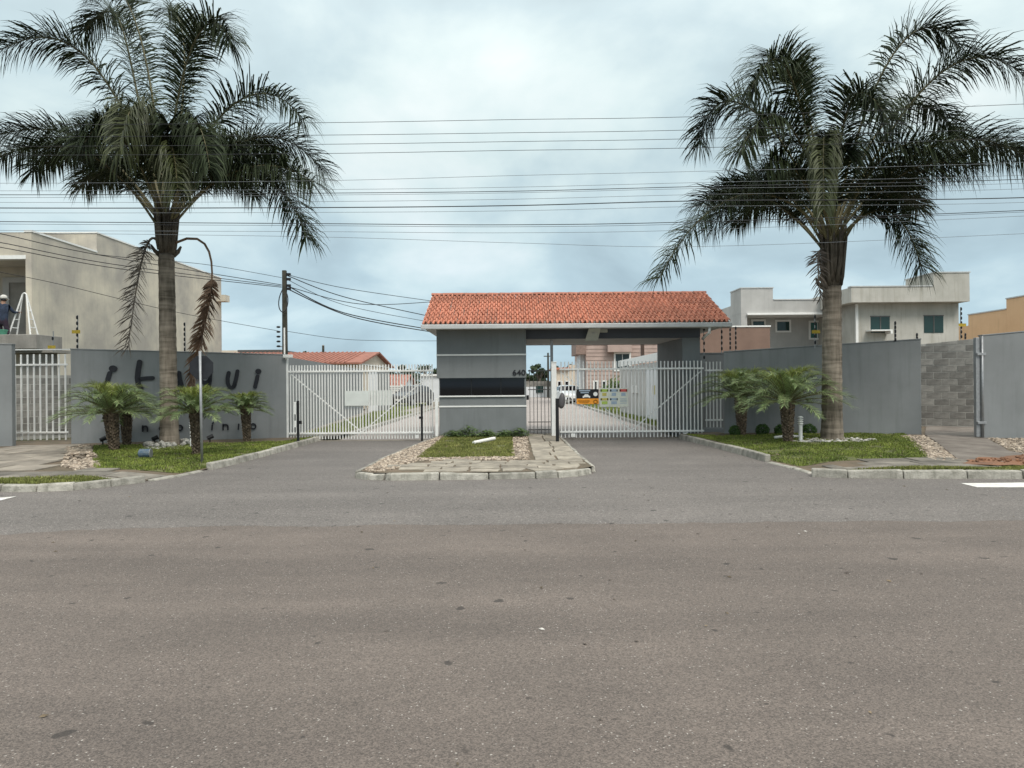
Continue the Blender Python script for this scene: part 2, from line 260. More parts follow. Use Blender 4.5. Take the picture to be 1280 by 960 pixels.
# ------------------------------------------------------------------ mesh helpers
OFF = {}
class MB:
    def __init__(s): s.v = []; s.f = []; s.m = []
    def add(s, vs, fs, mi=0):
        o = len(s.v); s.v += [Vector(q) for q in vs]; s.f += [tuple(i+o for i in f) for f in fs]; s.m += [mi]*len(fs); return s
    def box(s, x0, x1, y0, y1, z0, z1, mi=0):
        return s.add([(x0,y0,z0),(x1,y0,z0),(x1,y1,z0),(x0,y1,z0),(x0,y0,z1),(x1,y0,z1),(x1,y1,z1),(x0,y1,z1)],
                     [(0,3,2,1),(4,5,6,7),(0,1,5,4),(1,2,6,5),(2,3,7,6),(3,0,4,7)], mi)
    def hexa(s, p, mi=0):   # four bottom, four top
        return s.add(p, [(0,3,2,1),(4,5,6,7),(0,1,5,4),(1,2,6,5),(2,3,7,6),(3,0,4,7)], mi)
    def wallbox(s, a, b, z0a, z0b, z1a, z1b, th, mi=0):  # a wall along a-b (front face), thickness away from the camera
        a = Vector((a[0], a[1], 0)); b = Vector((b[0], b[1], 0)); d = (b-a).normalized(); n = Vector((-d.y, d.x, 0))*th
        z = lambda p, q: Vector((p.x, p.y, q))
        return s.hexa([z(a,z0a), z(b,z0b), z(b+n,z0b), z(a+n,z0a), z(a,z1a), z(b,z1b), z(b+n,z1b), z(a+n,z1a)], mi)
    def tube(s, pts, rad, n=6, cap=True, mi=0):
        pts = [Vector(p) for p in pts]; k = len(pts)
        if not hasattr(rad, '__len__'): rad = [rad]*k
        o = len(s.v); ref = None
        for i, p in enumerate(pts):
            t = (pts[min(i+1,k-1)]-pts[max(i-1,0)])
            t = t.normalized() if t.length > 1e-9 else Vector((0,0,1))
            if ref is None: ref = t.orthogonal().normalized()
            a = (ref - t*ref.dot(t))
            a = a.normalized() if a.length > 1e-6 else t.orthogonal().normalized()
            ref = a; b = t.cross(a)
            for j in range(n):
                q = 2*math.pi*j/n; s.v.append(p + (a*math.cos(q)+b*math.sin(q))*rad[i])
        for i in range(k-1):
            for j in range(n):
                j2 = (j+1) % n; s.f.append((o+i*n+j, o+i*n+j2, o+(i+1)*n+j2, o+(i+1)*n+j)); s.m.append(mi)
        if cap:
            s.f.append(tuple(o+j for j in reversed(range(n)))); s.f.append(tuple(o+(k-1)*n+j for j in range(n))); s.m += [mi, mi]
        return s
    def lathe(s, c, prof, n=12, mi=0):   # prof: (r, z)
        c = Vector(c)
        return s.tube([c+Vector((0,0,z)) for r, z in prof], [max(r, 1e-4) for r, z in prof], n, True, mi)
    def prism(s, poly, h, mi=0):   # closed planar polygon (3-D points) pushed along vector h
        n = len(poly); h = Vector(h); p = [Vector(q) for q in poly]
        return s.add(p+[q+h for q in p], [tuple(reversed(range(n))), tuple(range(n, 2*n))]+[(i, (i+1) % n, n+(i+1) % n, n+i) for i in range(n)], mi)
    def mesh(s, name, mats, smooth=False, off=Vector(), recalc=True):
        me = bpy.data.meshes.new(name); me.from_pydata([q-off for q in s.v], [], s.f)
        if not isinstance(mats, (list, tuple)): mats = [mats]
        for m in mats: me.materials.append(m)
        me.polygons.foreach_set('material_index', s.m)
        if recalc:
            b = bmesh.new(); b.from_mesh(me); bmesh.ops.recalc_face_normals(b, faces=b.faces); b.to_mesh(me); b.free()
        if smooth: me.polygons.foreach_set('use_smooth', [True]*len(me.polygons))
        me.update(); return me
    def build(s, name, mats, parent=None, smooth=False, bevel=0.0, recalc=True, local=False, origin=None):
        off = Vector() if local else (OFF.get(parent.name, Vector()) if parent else (Vector(origin) if origin else Vector()))
        o = bpy.data.objects.new(name, s.mesh(name, mats, smooth, off, recalc)); COL.objects.link(o)
        if parent: o.parent = parent; OFF[o.name] = off
        elif origin: o.location = origin; OFF[o.name] = Vector(origin)
        if bevel:
            md = o.modifiers.new('bevel', 'BEVEL'); md.width = bevel; md.segments = 2; md.limit_method = 'ANGLE'
        return o
def tag(o, label=None, cat=None, group=None, kind=None):
    for k, q in (('label', label), ('category', cat), ('group', group), ('kind', kind)):
        if q: o[k] = q
    return o
def thing(name, label, cat, loc=(0,0,0), group=None):
    o = bpy.data.objects.new(name, None); COL.objects.link(o); o.location = loc; o.empty_display_size = 0.2; OFF[o.name] = Vector(loc)
    return tag(o, label, cat, group)
def inst(name, me, parent, loc, rot=None, scale=None):
    o = bpy.data.objects.new(name, me); COL.objects.link(o); o.parent = parent; o.location = Vector(loc)-OFF.get(parent.name, Vector()) if parent else loc
    if rot: o.rotation_euler = rot
    if scale: o.scale = scale
    return o
def copy_thing(root, loc, label, rotz=0.0, scale=1.0):
    r = root.copy(); COL.objects.link(r); r.location = loc; r.rotation_euler = (0, 0, rotz); r.scale = (scale,)*3; r['label'] = label
    for ch in list(root.children):
        c = ch.copy(); COL.objects.link(c); c.parent = r
        for gch in list(ch.children):
            d = gch.copy(); COL.objects.link(d); d.parent = c
    return r
def inside(poly, x, y):
    r = False; j = len(poly)-1
    for i in range(len(poly)):
        xi, yi = poly[i][0], poly[i][1]; xj, yj = poly[j][0], poly[j][1]
        if (yi > y) != (yj > y) and x < (xj-xi)*(y-yi)/(yj-yi)+xi: r = not r
        j = i
    return r
def pts_in(poly, n):
    xs = [p[0] for p in poly]; ys = [p[1] for p in poly]; out = []
    while len(out) < n:
        x = rnd.uniform(min(xs), max(xs)); y = rnd.uniform(min(ys), max(ys))
        if inside(poly, x, y): out.append((x, y))
    return out
def sheet(name, poly, zf, m, dz=0.0, sp=0.35, kind='structure', parent=None, extra=()):
    if not callable(zf): c = zf; zf = lambda x, y: c
    poly = [(p[0], p[1]) for p in poly]
    # cut long edges so the rim follows the height function
    ring = []
    for i in range(len(poly)):
        a = Vector(poly[i]); b = Vector(poly[(i+1) % len(poly)]); k = max(1, min(60, int((b-a).length/sp)))
        ring += [a.lerp(b, j/k) for j in range(k)]
    n = len(ring); vs = list(ring)
    xs = [p.x for p in ring]; ys = [p.y for p in ring]
    vs += [Vector(p) for p in extra]
    if sp < 5:
        x = min(xs)
        while x < max(xs):
            y = min(ys)
            while y < max(ys):
                q = (x+rnd.uniform(-.2,.2)*sp, y+rnd.uniform(-.2,.2)*sp)
                if inside(poly, *q): vs.append(Vector(q))
                y += sp
            x += sp
    r = delaunay_2d_cdt([Vector((v[0], v[1])) for v in vs], [(i, (i+1) % n) for i in range(n)], [], 1, 1e-5)
    mb = MB(); mb.add([(v.x, v.y, zf(v.x, v.y)+dz) for v in r[0]], [tuple(f) for f in r[2]])
    o = mb.build(name, m, parent, smooth=sp < 5, recalc=False)
    for p in o.data.polygons:
        if p.normal.z < 0: o.data.flip_normals(); break
    return tag(o, kind=kind) if kind else o
KERBS = []
def near_kerb(x, y, d=.15):
    for a, b in KERBS:
        ab = (b[0]-a[0], b[1]-a[1]); t = max(0, min(1, ((x-a[0])*ab[0]+(y-a[1])*ab[1])/(ab[0]**2+ab[1]**2+1e-9)))
        if math.hypot(x-a[0]-ab[0]*t, y-a[1]-ab[1]*t) < d: return True
    return False
def grass(name, poly, zf, n, h, m, label=None):
    v = []; f = []
    for x, y in pts_in(poly, n):
        if near_kerb(x, y): continue
        if noise.noise((x*2.1, y*2.1, 7)) > .14+.35*rnd.random(): continue
        k = noise.noise((x*1.3, y*1.3, 0))
        hh = h*(0.65+0.55*rnd.random())*(1+0.55*k); z = zf(x, y); a = rnd.uniform(0, 6.283); wd = 0.006+0.005*rnd.random(); ln = hh*rnd.uniform(0.1, 0.8); b = rnd.uniform(0, 6.283)
        dx, dy = math.cos(a)*wd, math.sin(a)*wd; lx, ly = math.cos(b)*ln, math.sin(b)*ln; o = len(v)
        v += [(x-dx, y-dy, z-.01), (x+dx, y+dy, z-.01), (x+dx*.7+lx*.35, y+dy*.7+ly*.35, z+hh*.6), (x-dx*.7+lx*.35, y-dy*.7+ly*.35, z+hh*.6), (x+lx, y+ly, z+hh)]
        f += [(o, o+1, o+2, o+3), (o+3, o+2, o+4)]
    me = bpy.data.meshes.new(name); me.from_pydata(v, [], f); me.materials.append(m)
    ob = bpy.data.objects.new(name, me); COL.objects.link(ob); return tag(ob, label, kind='stuff')
_ico = None
def ico():
    global _ico
    if _ico is None:
        b = bmesh.new(); bmesh.ops.create_icosphere(b, subdivisions=1, radius=1); _ico = ([v.co.copy() for v in b.verts], [tuple(v.index for v in f.verts) for f in b.faces]); b.free()
    return _ico
def stones(name, poly, zf, n, smin, smax, m, mound=0.0, label=None):
    mb = MB(); iv, fc = ico()
    cx_ = sum(p[0] for p in poly)/len(poly); cy_ = sum(p[1] for p in poly)/len(poly)
    for x, y in pts_in(poly, n):
        s = rnd.uniform(smin, smax); sx, sy, sz = s*rnd.uniform(.7,1.4), s*rnd.uniform(.7,1.2), s*rnd.uniform(.4,.8); a = rnd.uniform(0, 6.28); ca, sa = math.cos(a), math.sin(a)
        z = zf(x, y)+sz*0.35
        if mound: z += mound*max(0, 1-math.hypot(x-cx_, y-cy_)/0.6)*rnd.random()
        mb.add([(x+(q.x*sx*ca-q.y*sy*sa)*(j:=rnd.uniform(.75,1.15)), y+(q.x*sx*sa+q.y*sy*ca)*j, z+q.z*sz*j) for q in iv], fc)
    return tag(mb.build(name, m, recalc=False), label, kind='stuff')

# ------------------------------------------------------------------ ground, road, verges, kerbs
sheet('ground', [(-900,-300),(900,-300),(900,1500),(-900,1500)], -0.012, M_ground, sp=400)
sheet('road', [(-120,-14),(120,-14),(120,11.9),(14,11.9),(14,20.7),(-14,20.7),(-14,11.9),(-120,11.9)], 0.0, M_road, sp=20)
# newer asphalt laid over the far lane and the two entrances, with its slightly ragged near edge
edge = []
x = -60.0
while x <= 60:
    yb = 8.1 - 0.75*max(0, min(1, (-x-4.2)/3.0)) + 0.10*noise.noise((x*1.1, 3, 0)) + 0.05*noise.noise((x*5, 9, 0)) + .03*noise.noise((x*17, 2, 0))
    edge.append((x, yb)); x += 0.04 if abs(x) < 9 else 2.0
EDGE = set((round(x, 4), round(y, 4)) for x, y in edge)
sheet('road_overlay', edge + [(60, 11.88), (13.9, 11.88), (13.9, 20.68), (-13.9, 20.68), (-13.9, 11.88), (-60, 11.88)], lambda x, y: 0.0008 if (round(x, 4), round(y, 4)) in EDGE else 0.004, M_over, sp=20, extra=[(x, y+.07) for x, y in edge[1:-1]])
def seg_dist(x, y, pl):
    m_ = 9e9
    for a, b in zip(pl[:-1], pl[1:]):
        ab = (b[0]-a[0], b[1]-a[1]); t = max(0, min(1, ((x-a[0])*ab[0]+(y-a[1])*ab[1])/(ab[0]**2+ab[1]**2+1e-9))); m_ = min(m_, math.hypot(x-a[0]-ab[0]*t, y-a[1]-ab[1]*t))
    return m_
def ramp_(x, y, pl): t = max(0, min(1, (seg_dist(x, y, pl)-.1)/.9)); return t*t*(3-2*t)
DROP_L = [tuple(G(a, b)[:2]) for a, b in ((190,602),(222,597),(256,589.5))]; DROP_R = [tuple(G(a, b)[:2]) for a, b in ((957,578.5),(985,585.5),(1010,592.5))]
def zL(x, y): return 0.105 + 0.008*noise.noise((x*.8, y*.8, 1)) - .085*(1-ramp_(x, y, DROP_L))
zI = lambda x, y: 0.115 + 0.006*noise.noise((x*.9, y*.9, 5))
def zR(x, y):
    t = max(0, min(1, (y-13.0)/5.0)); return 0.12 + 0.10*t*t*(3-2*t) * max(0, min(1, (x-4.5)/3.0)) + 0.008*noise.noise((x*.8, y*.8, 9)) - .10*(1-ramp_(x, y, DROP_R))
def gp(pp, z): return [tuple(G(a, b, z)[:2]) for a, b in pp]
KL = [(-160,615.5),(0,615.5),(45,615.3),(92,613.5),(140,608.8),(184,603.2)]
KLf = [(190,602),(222,597),(256,589.5)]
KL2 = [(266,587.5),(300,579.5),(345,567),(386,555.5),(406,549.5)]
kerbL = gp(KL, 0); kerbLf = gp(KLf, 0); kerbL2 = gp(KL2, 0)
def kerb(pts, hgt, wid, ln, side, name='kerb_stone', top_m=M_kerb, jag=0.012, parent=None):
    """kerb stones one by one along a ground polyline; side=+1 means the stone lies to the left of the walking direction"""
    pts = [Vector((p[0], p[1], 0)) for p in pts]
    KERBS.extend((tuple(pts[i][:2]), tuple(pts[i+1][:2])) for i in range(len(pts)-1))
    for i in range(len(pts)-1):
        a, b = pts[i], pts[i+1]; d = b-a; n = max(1, round(d.length/ln)); d.normalize(); nn = Vector((-d.y, d.x, 0))*side
        seg = (b-a).length/n
        for k in range(n):
            p0 = a+d*(k*seg+0.008); p1 = a+d*((k+1)*seg-0.008); j = lambda s=jag: rnd.uniform(-s, s)
            up = lambda p, z: Vector((p.x, p.y, z))
            h0 = hgt+j(); h1 = hgt+j(); sh = nn*j()
            mb = MB(); ring = []
            mb.hexa([up(p0+sh,-.03), up(p1+sh,-.03), up(p1+nn*wid,-.03), up(p0+nn*wid,-.03),
                     up(p0+sh+nn*.025,h0-.008), up(p1+sh+nn*.025,h1-.008), up(p1+nn*wid,h1), up(p0+nn*wid,h0)])
            c = (p0+p1)/2
            o = mb.build(name, top_m, parent, bevel=0.018) if parent else mb.build(name, top_m, None, bevel=0.018)
def offs(pts, d):
    out = []
    for i, p in enumerate(pts):
        a = Vector(pts[max(i-1,0)]); b = Vector(pts[min(i+1,len(pts)-1)]); t = (b-a).normalized(); out.append((p[0]-t.y*d, p[1]+t.x*d))
    return out
def kerb_set(label_name='kerb'):
    o = bpy.data.objects.new(label_name, None); COL.objects.link(o); OFF[o.name] = Vector(); return tag(o, kind='structure')
k1 = kerb_set(); kerb(kerbL, 0.12, 0.13, 0.62, 1, parent=k1)
kerb(kerbLf, 0.04, 0.13, 0.8, 1, parent=k1); kerb(kerbL2, 0.135, 0.14, 1.0, 1, parent=k1)
wA = G(89, 555, 0.1); wB = G(358.5, 549, 0.06)           # left sign wall, front foot line
iL = offs(kerbL, .10) + offs(kerbLf, .10) + offs(kerbL2, .10)
gateL = [(wB.x+0.05, 20.9)]
vergeL = iL + [(-5.2, 20.75), (-6.6, 20.9), (wA.x, wA.y+0.3), (-12.4, 20.5), (-16, 19.0), (-30, 18.5), (-30, 11.2)]
sheet('verge', vergeL, zL, M_verge)
# lawn, pebbles, paving and the grass strip of the left verge
lawnL = gp([(117,558),(200,556),(352,552.5)], .11) + list(reversed(offs(kerbL2, .15))) + gp([(225,586),(180,587),(116,586)], .11)
sheet('lawn', lawnL, zL, M_lawnsoil, dz=.006)
grass('grass', lawnL, zL, 34000, .052, M_grass)
stripL = gp([(-150,599),(0,599),(70,598),(140,597),(170,596.5)], .11) + list(reversed(offs(kerbL, .15)))
sheet('lawn', stripL, zL, M_lawnsoil, dz=.006)
grass('grass', stripL, zL, 7000, .055, M_dry)
bedL = gp([(84,560),(112,557),(120,572),(124,585),(96,588),(78,583)], .11)
stones('pebbles', bedL, zL, 1400, .02, .055, M_pebble, mound=.14)
def pave(name, poly, zf, m, sx, sy, dz, thick=.03, gap=.012, rot=0.0, parent=None, jit=.02, clip=None):
    """individual slabs clipped to a polygon by testing their centres and corners; courses are staggered"""
    c, s = math.cos(rot), math.sin(rot)
    loc = [(p[0]*c+p[1]*s, -p[0]*s+p[1]*c) for p in poly]
    y = min(p[1] for p in loc); row = 0; y1 = max(p[1] for p in loc); x0 = min(p[0] for p in loc); x1 = max(p[0] for p in loc)
    while y < y1:
        h = sy*rnd.uniform(.85, 1.15); x = x0 - rnd.random()*sx
        while x < x1:
            wd = sx*rnd.uniform(.65, 1.35)
            q = [(x+gap/2, y+gap/2), (x+wd-gap/2, y+gap/2), (x+wd-gap/2, y+h-gap/2), (x+gap/2, y+h-gap/2)]
            q = [(a+rnd.uniform(-jit,jit)*.4, b+rnd.uniform(-jit,jit)*.4) for a, b in q]
            ok = [inside(loc, *a) for a in q]
            if inside(loc, x+wd/2, y+h/2) and sum(ok) >= 2:
                wq = [(a*c-b*s, a*s+b*c) for a, b in q]
                if clip:
                    mx_ = sum(a[0] for a in wq)/4; my_ = sum(a[1] for a in wq)/4
                    if not inside(clip, mx_, my_): x += wd; continue
                    for i in range(4):
                        t = 1.0
                        while t > .25 and (not inside(clip, mx_+(wq[i][0]-mx_)*t, my_+(wq[i][1]-my_)*t) or near_kerb(mx_+(wq[i][0]-mx_)*t, my_+(wq[i][1]-my_)*t, .135)): t -= .05
                        wq[i] = (mx_+(wq[i][0]-mx_)*t, my_+(wq[i][1]-my_)*t)
                tl = rnd.uniform(-.006, .006)
                mb = MB(); mb.hexa([(a, b, zf(a, b)+dz-thick) for a, b in wq]+[(a, b, zf(a, b)+dz+tl+rnd.uniform(-.003,.003)) for a, b in wq])
                mb.build(name, m, parent, bevel=.008)
            x += wd
        y += h; row += 1
pv1 = tag(thing('sidewalk', None, None), kind='structure')
pvm = gp([(-40,590),(60,589),(128,588),(182,589),(228,589),(250,588),(218,594),(186,599),(150,597),(70,598),(-40,599)], .11)
pave('paving_slab', pvm, zL, M_slab, .75, .5, .022, parent=pv1, clip=vergeL)
ap = gp([(-70,563),(14,560.5),(16,556),(86,554.5),(80,566),(74,583),(80,588),(-70,590)], .11)
apr = tag(thing('driveway_apron', None, None), kind='structure')
pave('concrete_slab', ap, zL, M_apron, 1.0, .8, .026, gap=.025, rot=.05, parent=apr, clip=vergeL)

# island in the middle of the entrance
ISLk = gp([(480,600.8),(487,601.3),(549,600.5),(611,599.7),(670,598.6),(698,597.6),(724,595.8),(741,592.5)], 0)
ISL_l = gp([(443,597.5),(470,582),(508,565),(547,549.5)], 0)
ISL_r = gp([(746,590.5),(728,576),(714,562),(701,549)], 0)
k2 = kerb_set(); 
kerb(ISLk, .115, .14, 1.3, 1, parent=k2)
kerb(list(reversed(ISL_l)), .125, .10, .9, 1, parent=k2)
kerb(ISL_r, .13, .10, .8, 1, parent=k2)
kerb(gp([(444,598),(460,600.3),(479,600.9)], 0), .10, .13, .9, 1, parent=k2)
isl = [(p[0], p[1]+.08) for p in gp([(447,597.5),(462,599.8)], 0)] + offs(ISLk, .09) + [(p[0]-.06, p[1]) for p in ISL_r] + [(1.35, 20.6), (-2.3, 20.6)] + [(p[0]+.06, p[1]) for p in reversed(ISL_l)]
sheet('island', isl, zI, M_verge)
bandI = gp([(478,589.5),(500,583.5),(520,577),(560,575.5),(640,575.5),(662,575.2),(729,575.0),(737,583),(731,587),(700,588.6),(600,589.6),(500,590)], .12)
pvi = tag(thing('footpath', None, None), kind='structure')
pave('paving_stone', bandI, zI, M_flag, .62, .34, .02, gap=.03, parent=pvi, jit=.05, clip=isl)
yy = G(690, 574.8, .12).y
while yy < 20.55:
    ln_ = rnd.uniform(.6, .85); xl_ = .44; xr_ = lambda q: 1.36-.02*(q-14); xm_ = .86+rnd.uniform(-.08, .08)
    for xa, xb in ((xl_, xm_-.015), (xm_+.015, xr_(yy))):
        mb = MB(); j = lambda: rnd.uniform(-.012, .012); q = [(xa+j(), yy+j()), (xb+j(), yy+j()), (xb+j(), yy+ln_-.03+j()), (xa+j(), yy+ln_-.03+j())]
        mb.hexa([(a_, b_, .09) for a_, b_ in q]+[(a_, b_, zI(a_, b_)+.02+rnd.uniform(-.004, .004)) for a_, b_ in q]); mb.build('paving_stone', M_flag, pvi, bevel=.008)
    yy += ln_
gI = gp([(556,546),(640,545),(643,571.5),(521,573)], .12)
sheet('lawn', gI, zI, M_lawnsoil, dz=.006)
def zG(x, y): return zI(x, y)+.006
grass('grass', gI, zG, 15000, .05, M_dry)
stones('pebbles', [(p[0]+.13, p[1]) for p in ISL_l] + gp([(557,546.5),(525,572),(518,578),(500,584),(478,590)], .12), zI, 3000, .015, .042, M_pebble)
stones('pebbles', gp([(640,545),(659,545),(661,575),(640,574)], .12), zI, 1000, .015, .042, M_pebble)
stones('pebbles', gp([(520,576),(524,572.5),(640,571),(641,575)], .12), zI, 700, .015, .04, M_pebble)

# right verge
KRa = [(848,548.5),(885,558),(926,569),(955,577.5)]
KRf = [(957,578.5),(985,585.5),(1010,592.5)]
KRb = [(1014,596.5),(1060,598.2),(1130,598.6),(1210,598.8),(1280,599),(1500,599.5)]
kR = gp(KRa, 0); kRf = gp(KRf, 0); kRb = gp(KRb, 0)
k3 = kerb_set(); kerb(kR, .145, .14, 1.0, 1, parent=k3); kerb(kRf, .035, .13, .8, 1, parent=k3); kerb(kRb, .145, .13, .9, 1, parent=k3)
rR = G(1152, 543, .22); rL = Vector((5.95, 19.95, 0))     # right wall, foot line
vergeR = offs(kR, .10) + offs(kRf, .10) + offs(kRb, .10) + [(30, 17.2), (16, 19), (15.2, 26), (11.5, 26), (11.2, 20), (rR.x, rR.y+.2), (6.0, 20.1), (5.9, 20.75), (4.9, 20.75)]
sheet('verge', vergeR, zR, M_verge)
lawnR = gp([(905,546.5),(1130,546),(1150,560),(1162,571),(1060,574.5),(1000,576)], .14) + list(reversed(offs(kR, .15)))
sheet('lawn', lawnR, zR, M_lawnsoil, dz=.006)
grass('grass', lawnR, zR, 32000, .045, M_grass)
stripR = gp([(1075,586.5),(1150,585),(1280,583.5),(1420,583)], .13) + list(reversed(offs(kRb, .15)))[1:]
sheet('lawn', stripR, zR, M_lawnsoil, dz=.006)
grass('grass', stripR, zR, 6000, .05, M_dry)
pv2 = tag(thing('sidewalk', None, None), kind='structure')
pave('paving_slab', gp([(968,578.5),(1050,576),(1160,573),(1215,576),(1250,582),(1180,583.5),(1085,585),(1060,589.5),(1022,591.5),(1003,588.5)], .13), zR, M_slab, .8, .55, .022, parent=pv2, clip=vergeR)
stones('pebbles', gp([(1126,546),(1154,545.5),(1178,558),(1200,571.5),(1164,572.5),(1150,560)], .2), zR, 1700, .015, .042, M_pebble)
stones('pebbles', gp([(1234,547.5),(1300,547.5),(1330,566),(1280,563),(1258,557)], .22), zR, 1200, .015, .042, M_pebble)
sheet('dirt_ramp', gp([(1156,545),(1158,533),(1222,533),(1226,546),(1240,551),(1262,561),(1330,568),(1330,576),(1250,577),(1202,572.5),(1180,558)], .2), lambda x, y: zR(x, y)+.03*noise.noise((x*1.5, y*1.5, 2)), M_ramp, dz=.014, sp=.2)
def ragged(pl, amp, sp=.12, sd=3.0):
    out = []
    for i in range(len(pl)):
        a, b = Vector(pl[i]), Vector(pl[(i+1) % len(pl)]); k = max(1, int((b-a).length/sp)); nn = (b-a).normalized(); nn = Vector((-nn.y, nn.x))
        for j in range(k): p = a.lerp(b, j/k); out.append(tuple(p+nn*amp*noise.noise((p.x*2.3, p.y*2.3, sd))+nn*amp*.5*noise.noise((p.x*7, p.y*7, sd))))
    return out
sheet('red_soil', ragged(gp([(1205,579),(1222,574),(1245,572),(1268,569),(1330,567),(1400,575),(1330,582.5),(1240,582.5)], .15), .28), lambda x, y: zR(x, y)+.03*noise.noise((x*1.5, y*1.5, 2))+.03*max(0, noise.noise((x*2.2, y*2.2, 4)))+.012+.012*noise.noise((x*7, y*7, 4)), M_red, dz=.019, sp=.12)
stones('soil_clods', gp([(1215,578),(1222,574),(1290,570),(1290,580)], .15), lambda x, y: zR(x, y)+.045, 60, .012, .04, M_red)

# painted arrows on the road edge
def marking(pp):
    o = sheet('road_marking', gp(pp, .008), .008, M_paint, sp=30); return o
marking([(1201,604),(1290,603),(1420,602.5),(1420,607.5),(1290,609),(1222,609)])
marking([(-150,623),(0,622),(21,620.3),(0,625.5),(-150,629)])
# inner street seen through the gates, with kerbs and grass strips
sheet('estate_street', [(-5.05,20.66),(4.75,20.66),(4.75,130),(-5.05,130)], 0.002, M_inner, sp=30)
sheet('gate_threshold', [(-6.4,20.30),(-2.3,20.30),(-2.3,20.64),(-6.4,20.64)], .009, M_apron, sp=30)
sheet('gate_threshold', [(1.38,20.30),(5.5,20.30),(5.5,20.64),(1.38,20.64)], .009, M_apron, sp=30)
k4 = kerb_set()
kerb([(-5.05,22.2),(-5.05,95)], .12, .13, 2.4, 1, parent=k4); kerb([(4.75,95),(4.75,22.2)], .12, .13, 2.4, 1, parent=k4)
zf0 = lambda x, y: 0.10
sheet('verge', [(-5.15,21.0),(-5.15,100),(-40,100),(-40,45),(-9,44),(-6.6,21.0)], .10, M_apron, sp=30)
sheet('verge', [(4.85,21.0),(5.9,21.0),(12,24),(40,26),(40,100),(4.85,100)], .10, M_apron, sp=30)
for pl, n in (([(-6.5,22),(-5.3,22),(-5.3,38),(-7.4,38)], 6000), ([(-7.6,38),(-6.3,38),(-6.3,56),(-9,56)], 5000), ([(4.95,23),(5.9,23),(5.9,33),(4.95,33)], 3000), ([(5.0,34),(6.4,34),(6.4,54),(5.0,54)], 4000)):
    sheet('lawn', pl, .106, M_lawnsoil, sp=30); grass('grass', pl, zf0, n, .10, M_grass)

# ------------------------------------------------------------------ front walls
def wall_thing(name, label, a, b, z0a, z0b, z1a, z1b, th, m, coping=True):
    c = (Vector((a[0],a[1],0))+Vector((b[0],b[1],0)))/2
    t = thing(name, label, 'wall', (c.x, c.y, 0))
    MB().wallbox(a, b, z0a, z0b, z1a, z1b, th).build('wall_panel', m, t, bevel=.012)
    if coping:
        d = (Vector((b[0]-a[0], b[1]-a[1], 0))).normalized(); n = Vector((-d.y, d.x, 0))
        a2 = Vector((a[0],a[1],0))-n*.012-d*.01; b2 = Vector((b[0],b[1],0))-n*.012+d*.01
        MB().wallbox(a2, b2, z1a+.002, z1b+.002, z1a+.032, z1b+.032, th+.024).build('coping', M_grey, t, bevel=.006)
    return t
zA1 = Z(89, 437, wA.y); zB1 = Z(358.5, 444, wB.y)
signwall = wall_thing('boundary_wall', 'long grey painted wall carrying black raised lettering behind the left palms', wA, wB, -.05, -.05, zA1, zB1, .18, M_grey)
e0 = G(15.5, 558, .1)
wall_thing('boundary_wall', 'short grey wall end left of the white barred gate', (e0.x-6, e0.y-.9), (e0.x, e0.y), -.05, -.05, Z(15.5,431,e0.y)+.05, Z(15.5,431,e0.y), .18, M_grey)
wall_thing('boundary_wall', 'wide plain grey wall behind the tall right palm', (rL.x, rL.y), (rR.x, rR.y), -.05, -.05, 2.44, Z(1152,424.5,rR.y), .18, M_grey)
q0 = G(1229, 545.5, .25); q1 = Vector((q0.x+6, q0.y-.6, 0))
wall_thing('boundary_wall', 'grey wall at the right edge beside the narrow passage', (q0.x, q0.y), (q1.x, q1.y), -.05, -.05, Z(1229,420,q0.y), Z(1229,420,q0.y)+.5, .18, M_grey)
# block walls, block by block
def block_wall(label, a, b, z0, za, zb, bw, bh, th=.14):
    a = Vector((a[0],a[1],0)); b = Vector((b[0],b[1],0)); d = b-a; Ln = d.length; d.normalize(); n = Vector((-d.y, d.x, 0))
    t = thing('block_wall', label, 'wall', (a.x, a.y, 0))
    MB().wallbox(a+n*.006, b+n*.006, z0-.1, z0-.1, za-.015, zb-.015, th-.024).build('mortar_bed', M_mortar, t)
    ang = math.atan2(d.y, d.x); meshes = {}
    k = 0; z = z0
    while z+bh*.55 < max(za, zb):
        x = -bw/2 if k % 2 else 0.0
        while x < Ln-.02:
            x0 = max(x, 0)+.013; x1 = min(x+bw, Ln)-.013
            if x1-x0 > .05:
                top = za+(zb-za)*((x0+x1)/2/Ln); h = min(bh, top-z)-.026
                if h > .05:
                    key = (round(x1-x0, 2), round(h, 2))
                    if key not in meshes:
                        mb = MB(); mb.box(0, x1-x0, 0, th, 0, h); meshes[key] = mb.mesh('block', M_block)
                    p = a+d*x0; o = inst('block', meshes[key], t, (p.x, p.y, z), (0, 0, ang))
                    o.location += n*rnd.uniform(-.004, .004)
            x += bw
        z += bh; k += 1
    return t
b0 = P(1120, 480, 21.9); b1 = P(1221, 480, 20.8)
block_wall('bare grey concrete block wall closing the narrow passage on the right', (b0.x, b0.y), (b1.x, b1.y), .27, 2.66, 2.84, .40, .20)
b2 = P(8, 480, 21.4); b3 = P(96, 480, 22.6)
block_wall('bare concrete block wall behind the white barred gate at left', (b2.x, b2.y), (b3.x, b3.y), .12, 2.0, 2.0, .40, .20)
